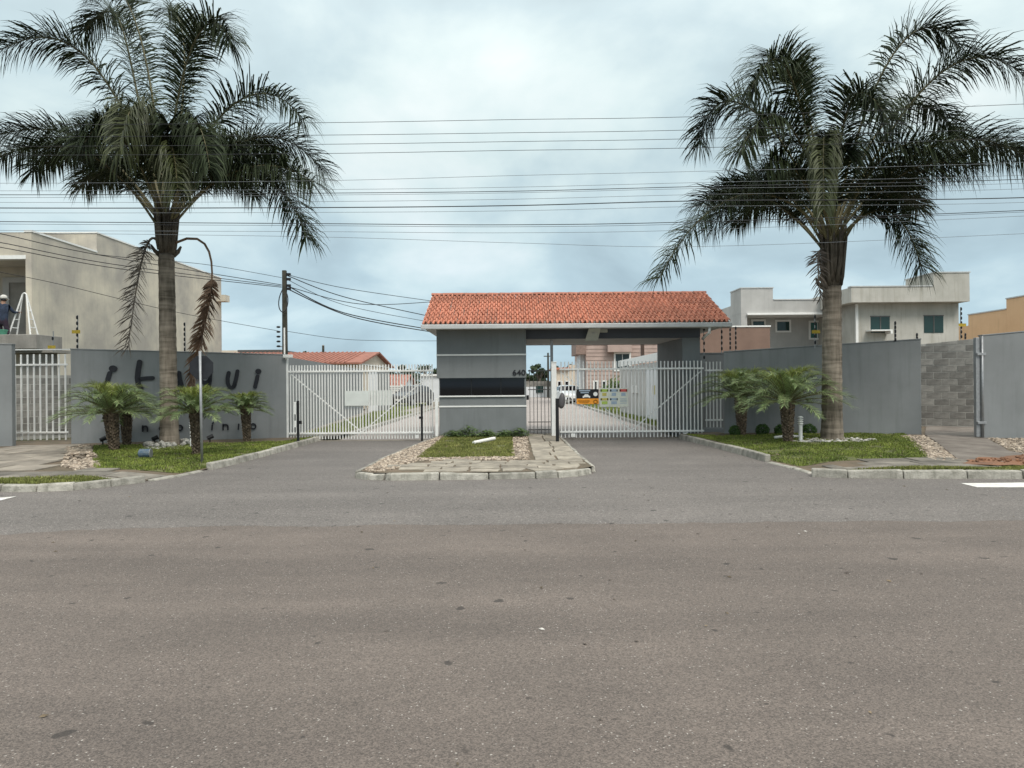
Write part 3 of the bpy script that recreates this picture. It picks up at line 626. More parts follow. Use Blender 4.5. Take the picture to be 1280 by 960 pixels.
# passage gate leaf folded against the right wall
t = thing('metal_gate', 'pale steel gate leaf standing open edge-on beside the right wall', 'gate', (q0.x-.12, q0.y, 0.2))
gx = q0.x
MB().box(gx-.16, gx-.06, q0.y+.0, q0.y+.10, .24, 2.63).build('gate_leaf', M_steel, t, bevel=.006)
MB().tube([(gx-.03,q0.y-.03,.22),(gx-.03,q0.y-.03,2.66)], .028, 10).build('hinge_post', M_steel, t, smooth=True)
for zz in (.55, 2.2): MB().box(gx-.16, gx+.05, q0.y-.06, q0.y+.02, zz, zz+.06).build('hinge', M_steel, t, bevel=.005)

# lettering on the sign wall
wd_ = (wB-wA); wd_.z = 0; wd_.normalize(); wn_ = Vector((wd_.y, -wd_.x, 0))     # out of the wall, to the camera
def onwall(px, py):
    r = ray(px, py); k = (wA-CAM).dot(wn_)/r.dot(wn_); return CAM+r*k
def stroke(mb, pts, wpx, depth=.045):
    q = [onwall(*p) for p in pts]; rad = wpx*.5*wB.y/F
    up = Vector((0,0,1))
    # a rounded bar: a band of constant width with round ends, standing proud of the wall
    pl = [((p-wA).dot(wd_), p.z) for p in q]
    left, right = [], []
    for i, (a, b) in enumerate(pl):
        p0 = Vector(pl[max(i-1,0)]); p1 = Vector(pl[min(i+1,len(pl)-1)]); tt = (p1-p0).normalized() if (p1-p0).length > 1e-6 else Vector((1,0)); nn = Vector((-tt.y, tt.x))*rad
        left.append(Vector((a,b))+nn); right.append(Vector((a,b))-nn)
    def cap(c, tdir):
        a0 = math.atan2(tdir.y, tdir.x); return [Vector(c)+Vector((math.cos(a0+g_), math.sin(a0+g_)))*rad for g_ in [R(60), R(30), 0, R(-30), R(-60)]]
    t1 = (Vector(pl[-1])-Vector(pl[-2])).normalized() if len(pl) > 1 else Vector((1,0)); t0 = (Vector(pl[0])-Vector(pl[1])).normalized() if len(pl) > 1 else Vector((-1,0))
    to3 = lambda v, off: Vector((wA.x, wA.y, 0))+wd_*v.x+up*v.y+wn_*off
    o = len(mb.v)
    n = len(pl)
    for off in (.001, depth):
        for v in left+right: mb.v.append(to3(v, off))
    F2 = 2*n
    for i in range(n-1):
        a, b, c, d = i, i+1, n+i+1, n+i
        for f in ((F2+a, F2+b, F2+c, F2+d), (a, d, c, b), (a, b, F2+b, F2+a), (c, d, F2+d, F2+c)): mb.f.append(tuple(o+j for j in f)); mb.m.append(0)
    for c, td in ((pl[-1], t1), (pl[0], t0)):
        pp = [Vector(c)+Vector((-td.y, td.x))*rad] + cap(c, td) + [Vector(c)-Vector((-td.y, td.x))*rad]
        mb.prism([to3(v, .001) for v in pp], wn_*(depth-.001))
def arc(cx_, cy_, rx, ry, a0, a1, n=14): return [(cx_+rx*math.cos(R(a0+(a1-a0)*i/n)), cy_-ry*math.sin(R(a0+(a1-a0)*i/n))) for i in range(n+1)]
def dot(mb, px, py, rx, ry):
    c = onwall(px, py); k = wB.y/F
    mb.prism([c+wn_*.001+wd_*rx*k*math.cos(a)+Vector((0,0,1))*ry*k*math.sin(a) for a in [i*math.pi/9 for i in range(18)]], wn_*.045)
def letter(*strokes, w=5.0, dots=()):
    mb = MB()
    for s in strokes: stroke(mb, s, w)
    for d_ in dots: dot(mb, *d_)
    mb.build('letter', M_letter, signwall)
letter([(137.5,466.5),(135,474),(133.5,483)], w=5, dots=[(141.6,460.8,4.4,3.8)])
letter([(174.8,452.5),(173,462),(172,472),(173,480),(176.5,485)], w=5.6); letter([(176,473.6),(184,472.8),(191,472.4)], w=4.6)
letter(arc(217,474.5,6.5,7.5,40,330), [(224,466),(225,474),(227.5,483)], w=4.8)
letter(arc(256.5,472,6.2,6.5,30,330), [(263,466.5),(262.4,476),(260.8,487)], w=4.8)
letter([(286,466),(284.6,473),(284.8,479),(287,484),(290.5,484.5),(293.6,481)], [(297,464),(295.3,473),(292.5,483)], w=4.6)
letter([(322,470.5),(320.5,477),(319,483.5)], w=4.8, dots=[(323,464.2,3.6,3.3)])
sy = lambda x: 535.6-(x-181)*0.021
def small(ch, x):
    y = sy(x); w = 1.7
    if ch == 'o': letter(arc(x,y,3.2,3.2,0,360,16), w=w)
    if ch == 'c': letter(arc(x,y,3.2,3.2,50,310,14), w=w)
    if ch == 'n': letter([(x-3,y-3.3),(x-3,y+3.3)], arc(x,y-.2,3,2.8,180,0,8)+[(x+3,y+3.3)], w=w)
    if ch == 'd': letter(arc(x-.3,y,3,3.2,0,360,16), [(x+3,y-7),(x+3,y+3.3)], w=w)
    if ch == 'm': letter([(x-4.6,y-3.3),(x-4.6,y+3.3)], arc(x-2.3,y-.2,2.3,2.8,180,0,8)+[(x,y+3.3)], arc(x+2.3,y-.2,2.3,2.8,180,0,8)+[(x+4.6,y+3.3)], w=w)
    if ch == 'i': letter([(x,y-3),(x-.5,y+3.3)], w=w)
    if ch == 'í': letter([(x,y-2.6),(x-.5,y+3.3)], [(x+.3,y-4.6),(x+1.2,y-5.6)], w=w)
for ch, px in zip('condomínio', (136, 159, 181.5, 203, 225, 245, 265.5, 282, 298.5, 316.5)): small(ch, px)

# ------------------------------------------------------------------ guardhouse and portico
GX0, GX1, GY, GB = X(546,20.3), X(658,20.3), 20.3, 24.1
PX1 = X(876,20.5); PXi = X(853.5,20.5); SOF = 2.90; EAVE = 3.20
gh = thing('guardhouse', 'grey gatehouse with a long portico under a red clay tile roof', 'guardhouse', (1.7, 21, 0))
zt1, zsill, zt2 = Z(600,443.5,GY), Z(600,495.5,GY), Z(600,508,GY); zwt = Z(600,472.5,GY); zwb = Z(600,494.6,GY)
wx0, wx1 = X(549.5,GY), X(655.5,GY)
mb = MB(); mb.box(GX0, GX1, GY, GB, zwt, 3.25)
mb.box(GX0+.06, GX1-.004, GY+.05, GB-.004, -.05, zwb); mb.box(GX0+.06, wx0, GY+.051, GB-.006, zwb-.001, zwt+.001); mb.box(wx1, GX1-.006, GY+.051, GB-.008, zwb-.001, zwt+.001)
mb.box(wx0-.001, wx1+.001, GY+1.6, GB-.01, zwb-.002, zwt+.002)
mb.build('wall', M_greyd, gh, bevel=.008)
win = MB().box(wx0, wx1, GY+.09, GY+.11, zwb, zwt).build('window', M_glassd, gh)
MB().box(wx0-.03, wx1+.02, GY+.0, GY+.16, zwb-.035, zwb+.004).build('sill', M_trim, win, bevel=.005)
for xx in (wx0+.9, wx0+1.75): MB().box(xx-.012, xx+.012, GY+.075, GY+.089, zwb, zwt).build('mullion', M_black, win)
for zz, y_, x0_, x1_ in ((zt1, GY, GX0-.006, GX1+.004), (zt2, GY+.05, GX0+.055, GX1+.004)): MB().box(x0_, x1_, y_-.018, y_+.01, zz-.022, zz+.022).build('trim_strip', M_trim, gh, bevel=.004)
# portico: front and back beams, ceiling slab, side pillar
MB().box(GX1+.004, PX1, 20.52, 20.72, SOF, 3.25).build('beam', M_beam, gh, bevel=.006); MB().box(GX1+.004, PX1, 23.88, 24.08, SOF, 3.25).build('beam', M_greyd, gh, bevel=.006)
MB().box(GX1+.002, PXi+.01, 20.74, 23.87, SOF+.004, SOF+.08).build('ceiling', M_soffit, gh)
MB().box(PXi, PX1-.003, 20.523, 24.06, -.05, SOF-.002).build('pillar', M_greyd, gh, bevel=.008)
MB().box(X(690,20.9)-.04, X(690,20.9)+.04, 20.9, 20.98, 0, SOF+.002).build('post', M_steel, gh, bevel=.004)
tfx = bpy.data.curves.new('number', 'FONT'); tfx.body = '640'; tfx.size = .30; tfx.extrude = .012; tfx.offset = .0045; tfx.space_character = 1.05
tob = bpy.data.objects.new('number', tfx); COL.objects.link(tob)
dg = bpy.context.evaluated_depsgraph_get(); nm = bpy.data.meshes.new_from_object(tob.evaluated_get(dg)); bpy.data.objects.remove(tob)
w_ = max(v.co.x for v in nm.vertices); nx0 = X(640.5,GY); nx1 = X(657,GY); kx = (nx1-nx0)/w_
nm.materials.clear(); nm.materials.append(M_letter)
no = inst('house_number', nm, gh, (nx0, GY-.014, Z(648,469,GY)), (R(90), 0, 0), (kx, .9*kx, 1))
# ceiling spotlights: an angled panel and a small lamp
lx = X(737,21.2)
fl = thing('floodlight', 'square pale floodlight hung under the portico beam', 'lamp', (lx, 20.3, 2.9))
mb = MB(); mb.hexa([(lx-.21,20.42,2.83),(lx+.16,20.42,2.83),(lx+.16,20.46,2.82),(lx-.21,20.46,2.82),(lx-.12,20.12,3.18),(lx+.22,20.12,3.18),(lx+.22,20.16,3.17),(lx-.12,20.16,3.17)])
mb.build('panel', M_lamp, fl, bevel=.006); MB().box(lx-.02, lx+.05, 20.2, 20.51, 3.02, 3.05).build('bracket', M_gutter, fl)
sx_ = X(755,20.4)
sp_ = thing('small_floodlight', 'small grey lamp under the eave right of the square floodlight', 'lamp', (sx_, 20.4, 3.05))
MB().box(sx_-.11, sx_+.11, 20.36, 20.44, 3.06, 3.16).build('lamp_head', M_lamp, sp_, bevel=.012); MB().box(sx_-.02, sx_+.02, 20.445, 20.515, 3.08, 3.14).build('bracket', M_gutter, sp_)
# roof
EY, RY, BY = 19.72, 22.28, 24.86; RX0, RX1 = X(528.5,EY), X(913,EY)
EZ, RZ = Z(640,406,EY)+.04, Z(640,368.8,RY)
mb = MB(); mb.prism([(RX0+.03,EY+.03,EZ-.05),(RX0+.03,RY,RZ-.06),(RX0+.03,BY-.03,EZ-.05),(RX0+.03,BY-.03,EZ-.12),(RX0+.03,EY+.03,EZ-.12)], (RX1-RX0-.06,0,0))
roof = mb.build('roof', M_soffit, gh)
mb = MB(); mb.box(GX0+.02, PX1-.02, GY+.02, GB-.02, 3.25, EZ-.124); mb.build('wall_plate', M_greyd, gh)
def bargeboard(xx):
    mb = MB(); mb.hexa([(xx-.02,EY,EZ-.14),(xx+.02,EY,EZ-.14),(xx+.02,RY,RZ-.13),(xx-.02,RY,RZ-.13),(xx-.02,EY,EZ+.01),(xx+.02,EY,EZ+.01),(xx+.02,RY,RZ+.01),(xx-.02,RY,RZ+.01)]); mb.build('bargeboard', M_trim, roof)
bargeboard(RX0+.01); bargeboard(RX1-.01)
gt = MB().box(RX0-.03, RX1+.03, EY-.13, EY+.0, EZ-.155, EZ-.025).build('gutter', M_gutter, roof, bevel=.02)
MB().tube([(X(887,19.7),EY-.05,EZ-.16),(X(887,19.7),EY-.05,EZ-.30),(PX1+.08,20.4,EZ-.38),(PX1+.08,20.55,EZ-.42)], .04, 8).build('downpipe', M_trim, roof, smooth=True)
# clay tiles: barrel-and-pan profile, laid tile by tile on the front slope
NCOL, NROW = 62, 7
sl_ = math.hypot(RY-EY, RZ-EZ); pitch = math.atan2(RZ-EZ, RY-EY); tw = (RX1-RX0)/NCOL; tl = sl_/NROW
mb = MB(); prof = [(0,.0),(.10,-.014),(.28,-.018),(.44,-.004),(.54,.030),(.66,.052),(.78,.054),(.90,.036),(1.02,.004)]
for j, (yy, k) in enumerate(((-.03,1.0),(tl*1.05,.86))):
    for a, b in prof: mb.v.append(Vector((a*tw*k+(1-k)*tw*.4, yy, b+.012+(.030 if j == 0 else .0))))
for j, yy in enumerate((-.03,)):
    for a, b in prof: mb.v.append(Vector((a*tw, yy, b+.012+.030-.028)))
n9 = len(prof)
for i in range(n9-1):
    mb.f.append((i, i+1, n9+i+1, n9+i)); mb.m.append(0); mb.f.append((2*n9+i, 2*n9+i+1, i+1, i)); mb.m.append(0)
tile_me = mb.mesh('roof_tile', M_tile, smooth=False, recalc=True)
Rt = Matrix.Rotation(pitch, 4, 'X')
upper = MB()
for r_ in range(NROW):
    for c_ in range(NCOL):
        base = Vector((RX0+c_*tw, EY-.02+math.cos(pitch)*r_*tl, EZ+math.sin(pitch)*r_*tl))
        jx, jr = rnd.uniform(-.006,.006), rnd.uniform(-.02,.02)
        if r_*NCOL+c_ < 300:
            inst('roof_tile', tile_me, roof, base+Vector((jx,0,rnd.uniform(-.003,.003))), (pitch+rnd.uniform(-.012,.012), 0, jr))
        else:
            Mx = Matrix.Translation(base+Vector((jx,0,0))) @ Matrix.Rotation(jr, 4, 'Z') @ Rt
            upper.add([Mx @ q.co for q in tile_me.vertices], [tuple(p.vertices) for p in tile_me.polygons])
for r_ in range(NROW):
    for c_ in range(NCOL):
        base = Vector((RX0+(c_+1)*tw, BY+.02-math.cos(pitch)*r_*tl, EZ+math.sin(pitch)*r_*tl))
        Mx = Matrix.Translation(base) @ Matrix.Rotation(math.pi, 4, 'Z') @ Rt
        upper.add([Mx @ q.co for q in tile_me.vertices], [tuple(p.vertices) for p in tile_me.polygons])
ut = upper.build('upper_tiles', M_tile, roof, recalc=False); ut['kind'] = 'stuff'
mb = MB(); n = 8
for yy, r_ in ((0, .105), (.40, .088)):
    for i in range(n+1): a = math.pi*i/n; mb.v.append(Vector((yy, math.cos(a)*r_, math.sin(a)*r_*.8)))
for i in range(n): mb.f.append((i, i+1, n+1+i+1, n+1+i)); mb.m.append(0)
mb.f.append(tuple(range(n+1))); mb.m.append(0)
ridge_me = mb.mesh('ridge_tile', M_ridge, smooth=False)
nr = int((RX1-RX0)/.36)
for i in range(nr+1): inst('ridge_tile', ridge_me, roof, (RX0-.02+i*(RX1-RX0-.34)/nr, RY, RZ+.0), (rnd.uniform(-.04,.04), rnd.uniform(-.02,.02)-.02, rnd.uniform(-.02,.02)))

# ------------------------------------------------------------------ gates
def bar_gate(label, x0, x1, y, z0, zt, zr0, zr1, nb, m=M_white, bw=.030, brace=True, skip=None, group=None, rail=.05):
    t = thing('bar_gate', label, 'gate', ((x0+x1)/2, y, 0), group)
    bm_ = MB(); bm_.box(-bw/2, bw/2, -bw/2, bw/2, z0, zt); me = bm_.mesh('bar', m)
    for i in range(nb):
        xx = x0+(x1-x0)*(i+.5)/nb
        o = inst('bar', me, t, (xx+rnd.uniform(-.004,.004), y, rnd.uniform(-.004,.004)))
    for zz in (zr0, zr1): MB().box(x0, x1, y-.045-bw/2, y-bw/2-.002, zz-rail/2, zz+rail/2).build('rail', m, t, bevel=.004)
    if brace:
        xm = (x0+x1)/2
        for xa, xb in ((x0+.03, xm), (x1-.03, xm)):
            MB().tube([(xa, y+bw/2+.018, zr1-.06), (xb, y+bw/2+.018, zr0+.02)], .019, 4).build('brace', m, t)
    return t
gz0, gzt = .05, Z(450,456,20.5)
gl = bar_gate('white barred driveway gate left of the gatehouse', X(361,20.5), X(542,20.5), 20.52, gz0, gzt, Z(450,541.2,20.5), Z(450,464,20.5), 50)
px0, px1 = X(431,20.45), X(490,20.45); pzt, pzb = Z(460,488.5,20.45), Z(460,507,20.45); pm = X(461,20.45)
MB().box(px0, pm, 20.43, 20.45, pzb, pzt).build('sheet', M_plate, gl); MB().box(pm+.004, px1, 20.545, 20.56, pzb, pzt+.01).build('sheet', M_plate, gl)
MB().box(X(361,20.5)-.09, X(361,20.5)-.02, 20.48, 20.55, 0, Z(361,445,20.5)).build('post', M_white, gl, bevel=.005)
MB().box(X(544,20.3)-.0, X(544,20.3)+.085, 20.22, 20.30, .05, Z(546,497.5,20.3)).build('end_post', M_white, gl, bevel=.005)
MB().box(X(521,20.5)-.05, X(521,20.5)+.05, 20.44, 20.5, .06, .15).build('wheel_guard', M_white, gl)
for p in ((357,446.5),): 
    a = P(357,446,20.4); cm = thing('security_camera', 'small white security camera on the corner of the sign wall', 'camera', (a.x, a.y, a.z))
    MB().tube([a+Vector((-.02,.05,-.06)), a+Vector((.0,0,0)), ], .018, 6).build('bracket', M_white, cm)
    MB().box(a.x-.06, a.x+.2, a.y-.06, a.y+.04, a.z-.03, a.z+.06).build('body', M_white, cm, bevel=.01)
gr = bar_gate('white barred driveway gate right of the gatehouse hung with notice boards', X(699,20.5), X(878,20.5), 20.40, gz0, Z(790,451.5,20.4), Z(790,539,20.4), Z(790,461,20.4), 39)
for pp in (716, 857): MB().box(X(pp,20.3)-.06, X(pp,20.3)+.06, 20.30, 20.35, .07, .17).build('wheel_guard', M_white, gr)
bar_gate('narrow fixed white railing panel right of the portico pillar', X(881,20.6), X(903,20.6), 20.62, .30, Z(890,452,20.6), Z(890,525,20.6), Z(890,463,20.6), 5, brace=False)
MB_ = MB().box(X(879,20.5), X(905,20.5), 20.56, 20.74, -.05, .28)
tag(MB_.build('plinth_wall', M_grey, None, bevel=.01), 'low grey plinth under the narrow railing panel', 'wall')
wp = thing('gate_post', 'thick white square post between the pedestrian gate and the right gate', 'post', (X(692,20.2), 20.1, 0))
MB().box(X(688.8,20.2), X(695.2,20.2), 20.02, 20.2, .1, Z(692,453.5,20.1)).build('shaft', M_white, wp, bevel=.01)
MB().box(X(688.5,20.2), X(695.6,20.2), 20.005, 20.21, Z(692,453.5,20.1)+.002, Z(692,453.5,20.1)+.03).build('cap', M_white, wp, bevel=.006)
pg = bar_gate('slim dark barred pedestrian gate beside the gatehouse', X(660,20.8), X(688,20.8), 20.82, .12, Z(674,462,20.8), Z(674,537,20.8), Z(674,463.5,20.8), 6, m=M_dsteel, bw=.018, brace=False, rail=.035)
for py in (487, 527.5): MB().box(X(660,20.8), X(688,20.8), 20.79, 20.808, Z(674,py,20.8)-.012, Z(674,py,20.8)+.012).build('rail', M_dsteel, pg)
MB().box(X(659,20.4)-.02, X(659,20.4)+.05, 20.55, 20.62, Z(660,500,20.4), Z(660,495,20.4)+.02).build('lock', M_black, pg)
lg = bar_gate('tall white barred gate at the far left between two grey walls', X(16.5,20), X(87,20), 19.95, .13, Z(50,443,19.95), Z(50,540.5,19.95), Z(50,456,19.95), 9, brace=False, bw=.034)
MB().box(X(16.5,20)-.02, X(87,20)+.05, 19.93, 19.97, Z(50,437,19.95)-.015, Z(50,437,19.95)+.015).build('top_bar', M_white, lg)
# notice boards on the right gate
def board(name, label, px0, px1, py0, py1, base_m):
    y = 20.345; x0, x1 = X(px0,y), X(px1,y); z1, z0 = Z((px0+px1)/2,py0,y), Z((px0+px1)/2,py1,y)
    t = thing(name, label, 'sign', ((x0+x1)/2, y, z0)); MB().box(x0, x1, y-.012, y, z0, z1).build('panel', base_m, t)
    def pr(a0, a1, c0, c1, m, nm_='print'):
        MB().box(x0+(x1-x0)*a0, x0+(x1-x0)*a1, y-.0155, y-.0125, z1-(z1-z0)*c1, z1-(z1-z0)*c0).build(nm_, m, t)
    return t, pr, (x0, x1, z0, z1, y)
t, pr, q = board('warning_sign', 'black and orange sign with a white car symbol on the right gate', 720.5, 748, 486.5, 505, M_black)
pr(.0, 1, .63, 1.0, M_orangep); pr(.12, .62, .05, .14, M_blue_p); pr(.18, .56, .19, .27, M_blue_p); pr(.06, .60, .77, .82, M_black); pr(.12, .55, .88, .91, M_black)
mb = MB(); x0, x1, z0, z1, y = q
cw = lambda a, b: (x0+(x1-x0)*a, y-.0125, z1-(z1-z0)*b)
mb.prism([cw(.28,.58),(cw(.28,.46)),cw(.34,.44),cw(.38,.34),cw(.52,.34),cw(.56,.44),cw(.62,.46),cw(.62,.58),cw(.56,.58),cw(.55,.54),cw(.35,.54),cw(.34,.58)], (0,-.003,0)); mb.build('car_symbol', M_trim, t)
for b_, m in ((.33, M_trim), (.86, M_red_p)):
    c = Vector(cw(.86, b_)); mb = MB(); mb.prism([c+Vector((.062*math.cos(a), 0, .062*math.sin(a))) for a in [i*math.pi/8 for i in range(16)]], (0,-.003,0)); mb.build('round_emblem', M_trim, t)
    if m is M_red_p:
        mb = MB(); mb.prism([c+Vector((.04*math.cos(a), -.0035, .04*math.sin(a))) for a in [i*math.pi/8 for i in range(16)]], (0,-.002,0)); mb.build('round_emblem', M_orangep, t)
t, pr, q = board('notice_board', 'pale notice board with six small coloured notices on the right gate', 749, 785, 485, 508.5, M_board)
for i, (m1, m2) in enumerate(((M_green_p, M_green_p), (M_blue_p, M_board), (M_red_p, M_board))):
    pr(.04+i*.33, .31+i*.33, .06, .20, m1); pr(.10+i*.33, .25+i*.33, .25, .42, M_olive_p if i == 0 else M_blue_p); pr(.04+i*.33, .09+i*.33, .08, .18, M_black) ; pr(.27+i*.33, .31+i*.33, .08, .18, M_black)
for i, m1 in enumerate((M_olive_p, M_blue_p)):
    pr(.04+i*.33, .31+i*.33, .53, .66, m1); pr(.08+i*.33, .28+i*.33, .70, .86, M_green_p if i == 0 else M_blue_p); pr(.04+i*.33, .09+i*.33, .55, .64, M_black); pr(.27+i*.33, .31+i*.33, .55, .64, M_black)
for k in range(4): pr(.72, .95, .56+k*.08, .585+k*.08, M_blue_p)

# posts by the driveways
a = G(373, 553, .1)
t = thing('barrier_post', 'thin black post with white boxes at the left edge of the left driveway', 'post', (a.x, a.y, .1))
z_ = lambda py: Z(373, py, a.y)
MB().box(a.x-.035, a.x+.025, a.y-.03, a.y+.03, .05, z_(501)).build('shaft', M_black, t, bevel=.006)
MB().box(a.x-.10, a.x-.037, a.y-.06, a.y+.04, z_(518), z_(502.5)).build('white_box', M_white, t, bevel=.006); MB().box(a.x-.09, a.x-.037, a.y-.05, a.y+.03, z_(534), z_(526)).build('white_box', M_white, t, bevel=.006)
MB().box(a.x+.027, a.x+.09, a.y-.03, a.y+.03, z_(530), z_(526)).build('sensor', M_black, t)
a = G(527.5, 549, .08)
t = thing('barrier_post', 'thin black post with a small sensor left of the island', 'post', (a.x, a.y, .08))
MB().box(a.x-.028, a.x+.028, a.y-.03, a.y+.03, .03, Z(527,505,a.y)).build('shaft', M_black, t, bevel=.006); MB().box(a.x-.075, a.x+.04, a.y-.045, a.y-.032, Z(527,523.5,a.y), Z(527,520.5,a.y)).build('sensor', M_black, t)
a = G(697, 553, .11)
t = thing('intercom_post', 'black intercom post with a grey rounded hood beside the right driveway', 'intercom', (a.x, a.y, .11))
zt = Z(697, 498, a.y)
MB().box(a.x-.045, a.x+.035, a.y-.04, a.y+.04, .08, zt).build('shaft', M_black, t, bevel=.006)
hx = X(702.5, a.y); hz = Z(702, 500.5, a.y)
mb = MB(); prof = [(0,.0),(.05,.02),(.085,.09),(.09,.2),(.075,.30),(.04,.38),(.0,.41)]
mb.tube([Vector((hx-.03+k*.04/.4, a.y, hz-.21+k)) for r_, k in prof], [max(r_,.004) for r_, k in prof], 12)
mb.build('hood', mat('intercom_grey', (.10,.095,.10), .5), t, smooth=True); MB().box(a.x+.03, hx-.03, a.y-.02, a.y+.02, hz-.03, hz+.03).build('arm', M_black, t)
# back of an octagonal road sign on its pole
a = G(252.5, 577.5, .11); top = P(250, 439, a.y)
t = thing('road_sign', 'back of an octagonal road sign on a thin grey pole on the left lawn', 'sign', (a.x, a.y, .11))
MB().tube([a+Vector((0,0,-.05)), top], .026, 10).build('pole', M_steel, t, smooth=True)
c = P(251.8, 459.5, a.y+.045); r8 = 16*a.y/F/1.0
mb = MB(); mb.prism([c+Vector((r8*math.cos(R(22.5+45*i)), .0, r8*math.sin(R(22.5+45*i)))) for i in range(8)], (.0, .006, 0)); pl_ = mb.build('plate', M_signb, t)
for dz in (-.1, .1): MB().box(c.x-.075, c.x+.035, c.y-.012, c.y-.001, c.z+dz-.010, c.z+dz+.010).build('clamp', M_signb, t)

# ------------------------------------------------------------------ palms
def bez(p, t):
    n = len(p)-1; q = [Vector(a) for a in p]
    for r_ in range(n): q = [q[i].lerp(q[i+1], t) for i in range(n-r_)]
    return q[0]
def leaflets(mb, c, n, ln, wd, start=.14, droop=1.0, plum=.35, fwd=.55, tipk=.75, mi=0, seg=3, side_up=0.15):
    g = Vector((0,0,-1))
    for i in range(n):
        t = start+(1-start)*(i+rnd.random()*.8)/n
        if t > .995: t = .995
        p = bez(c, t); tg = (bez(c, min(1, t+.01))-bez(c, max(0, t-.01))).normalized()
        s = tg.cross(Vector((0,0,1)))
        s = s.normalized() if s.length > .08 else tg.orthogonal().normalized()
        u = s.cross(tg)
        k = (t-start)/(1-start); prof = min(1, .45+2.4*k) * (1-(1-tipk)*max(0, (k-.45)/.55)**1.4)
        for sd_ in (-1, 1):
            L_ = ln*prof*rnd.uniform(.8, 1.15); d = (s*sd_*(1-.35*k) + tg*(fwd+.5*k+rnd.uniform(-.12,.12)) + u*(side_up+rnd.uniform(-plum, plum))).normalized()
            w2 = wd*.5*rnd.uniform(.8, 1.2); q = p.copy(); pts = [q.copy()]; dd = d.copy(); dk = droop*rnd.uniform(.7, 1.35)
            for j in range(seg):
                q = q+dd*(L_/seg); pts.append(q.copy()); dd = (dd+g*dk*(.30+.28*j)).normalized()
            o = len(mb.v); wv = d.cross(u+tg*.2)
            wv = (tg*.8+u*.5*rnd.uniform(-1, 1)).normalized() if wv.length < .05 else wv.normalized()
            ws = [.55, 1, .8] if seg == 3 else [.6, .95]
            for j in range(seg): mb.v += [pts[j]-wv*w2*ws[j], pts[j]+wv*w2*ws[j]]
            mb.v.append(pts[seg])
            for j in range(seg-1): mb.f.append((o+2*j, o+2*j+1, o+2*j+3, o+2*j+2)); mb.m.append(mi)
            mb.f.append((o+2*seg-2, o+2*seg-1, o+2*seg)); mb.m.append(mi)
def frond(parent, c, n=215, ln=.96, wd=.028, droop=1.15, m=M_frond, ms=M_stalk, r0=.032, plum=1.05, start=.25, name='frond', **k):
    mb = MB(); pts = [bez(c, i/14) for i in range(15)]
    mb.tube(pts, [r0*(1-.85*i/14)+.003 for i in range(15)], 5, True, 1)
    leaflets(mb, c, n, ln, wd, start=start, droop=droop, plum=plum, **k)
    o = mb.build(name, [m, ms], parent, recalc=False); return o
def queen_palm(label, base_px, base_z, top_px, trunk_r, fronds, rand_fr, seed, heart_px):
    rnd.seed(seed)
    a = G(*base_px, base_z); D = a.y; tp = P(*top_px, D); hp = P(*heart_px, D)
    t = thing('queen_palm', label, 'palm tree', (a.x, D, base_z))
    n = 60; pts = []; rad = []
    for i in range(n+1):
        k = i/n; p = a.lerp(tp, k); p.z = (base_z-.08)+(tp.z-base_z+.08)*k
        pts.append(p); r_ = trunk_r*(1.0-.13*k + .24*math.exp(-k*16)); r_ *= 1+.022*math.sin(k*n*1.9)+.012*rnd.uniform(-1, 1); rad.append(r_)
    MB().tube(pts, rad, 18).build('trunk', M_bark, t, smooth=True)
    # crown shaft of old leaf bases
    bt = MB()
    ht = (hp-tp).length
    bt.tube([tp+Vector((0,0,-.05)), tp+(hp-tp)*.25, tp+(hp-tp)*.6, hp], [trunk_r*.84, trunk_r*.84, trunk_r*.62, trunk_r*.25], 14)
    for i in range(40):
        an = rnd.uniform(0, 6.28); k = rnd.uniform(0, .75); p0 = tp+(hp-tp)*k; d = Vector((math.cos(an), math.sin(an), 0)); rr = trunk_r*(.90-.25*k)
        bt.tube([p0+d*rr*.75, p0+d*rr*1.1+Vector((0,0,.2)), p0+d*rr*(1.15+.5*rnd.random())+Vector((0,0,.7+.5*rnd.random()))], [.075, .045, .022], 5)
    bt.build('leaf_bases', M_boot, t, smooth=True)
    for i in range(4):      # short cut stubs standing out at the top of the trunk
        an = 6.28*i/7+rnd.random(); d = Vector((math.cos(an), math.sin(an), 0)); p0 = tp+Vector((0,0,-.02))
        MB().tube([p0+d*trunk_r*.7, p0+d*trunk_r*1.25+Vector((0,0,.10)), p0+d*(trunk_r*1.35+.08*rnd.random())+Vector((0,0,.24))], [.07, .05, .025], 6).build('leaf_stub', M_boot, t, smooth=True)
    for f in fronds:
        pts = f['p']; dd = f.get('d', [0]*len(pts))
        c = [P(p[0], p[1], D+dz) for p, dz in zip(pts, dd)]
        c[0] = hp+(c[0]-hp)*.35 if f.get('snap', True) else c[0]
        frond(t, c, **f.get('k', {}))
    for (az, el, ln, dr) in rand_fr:
        h = Vector((math.cos(az), math.sin(az), 0)); s0 = hp+h*.08+Vector((0,0,-.25*rnd.random()))
        d0 = (h*math.cos(el)+Vector((0,0,math.sin(el)))).normalized()
        p1 = s0+d0*ln*.48; p2 = p1+(d0*.8+h*.4).normalized()*ln*.36; p3 = p2+(h*.7+Vector((0,0,-dr))).normalized()*ln*.36
        frond(t, [s0, p1, p2, p3], m=M_frond if rnd.random() < .9 else M_young)
    return t
dead = dict(m=M_dead, ms=M_dead, droop=.35, ln=.55, plum=.9, n=120, fwd=.35)
brown = dict(m=M_brown, ms=M_brown, droop=.55, ln=.42, plum=1.0, n=190, start=.47, fwd=.55, wd=.05)
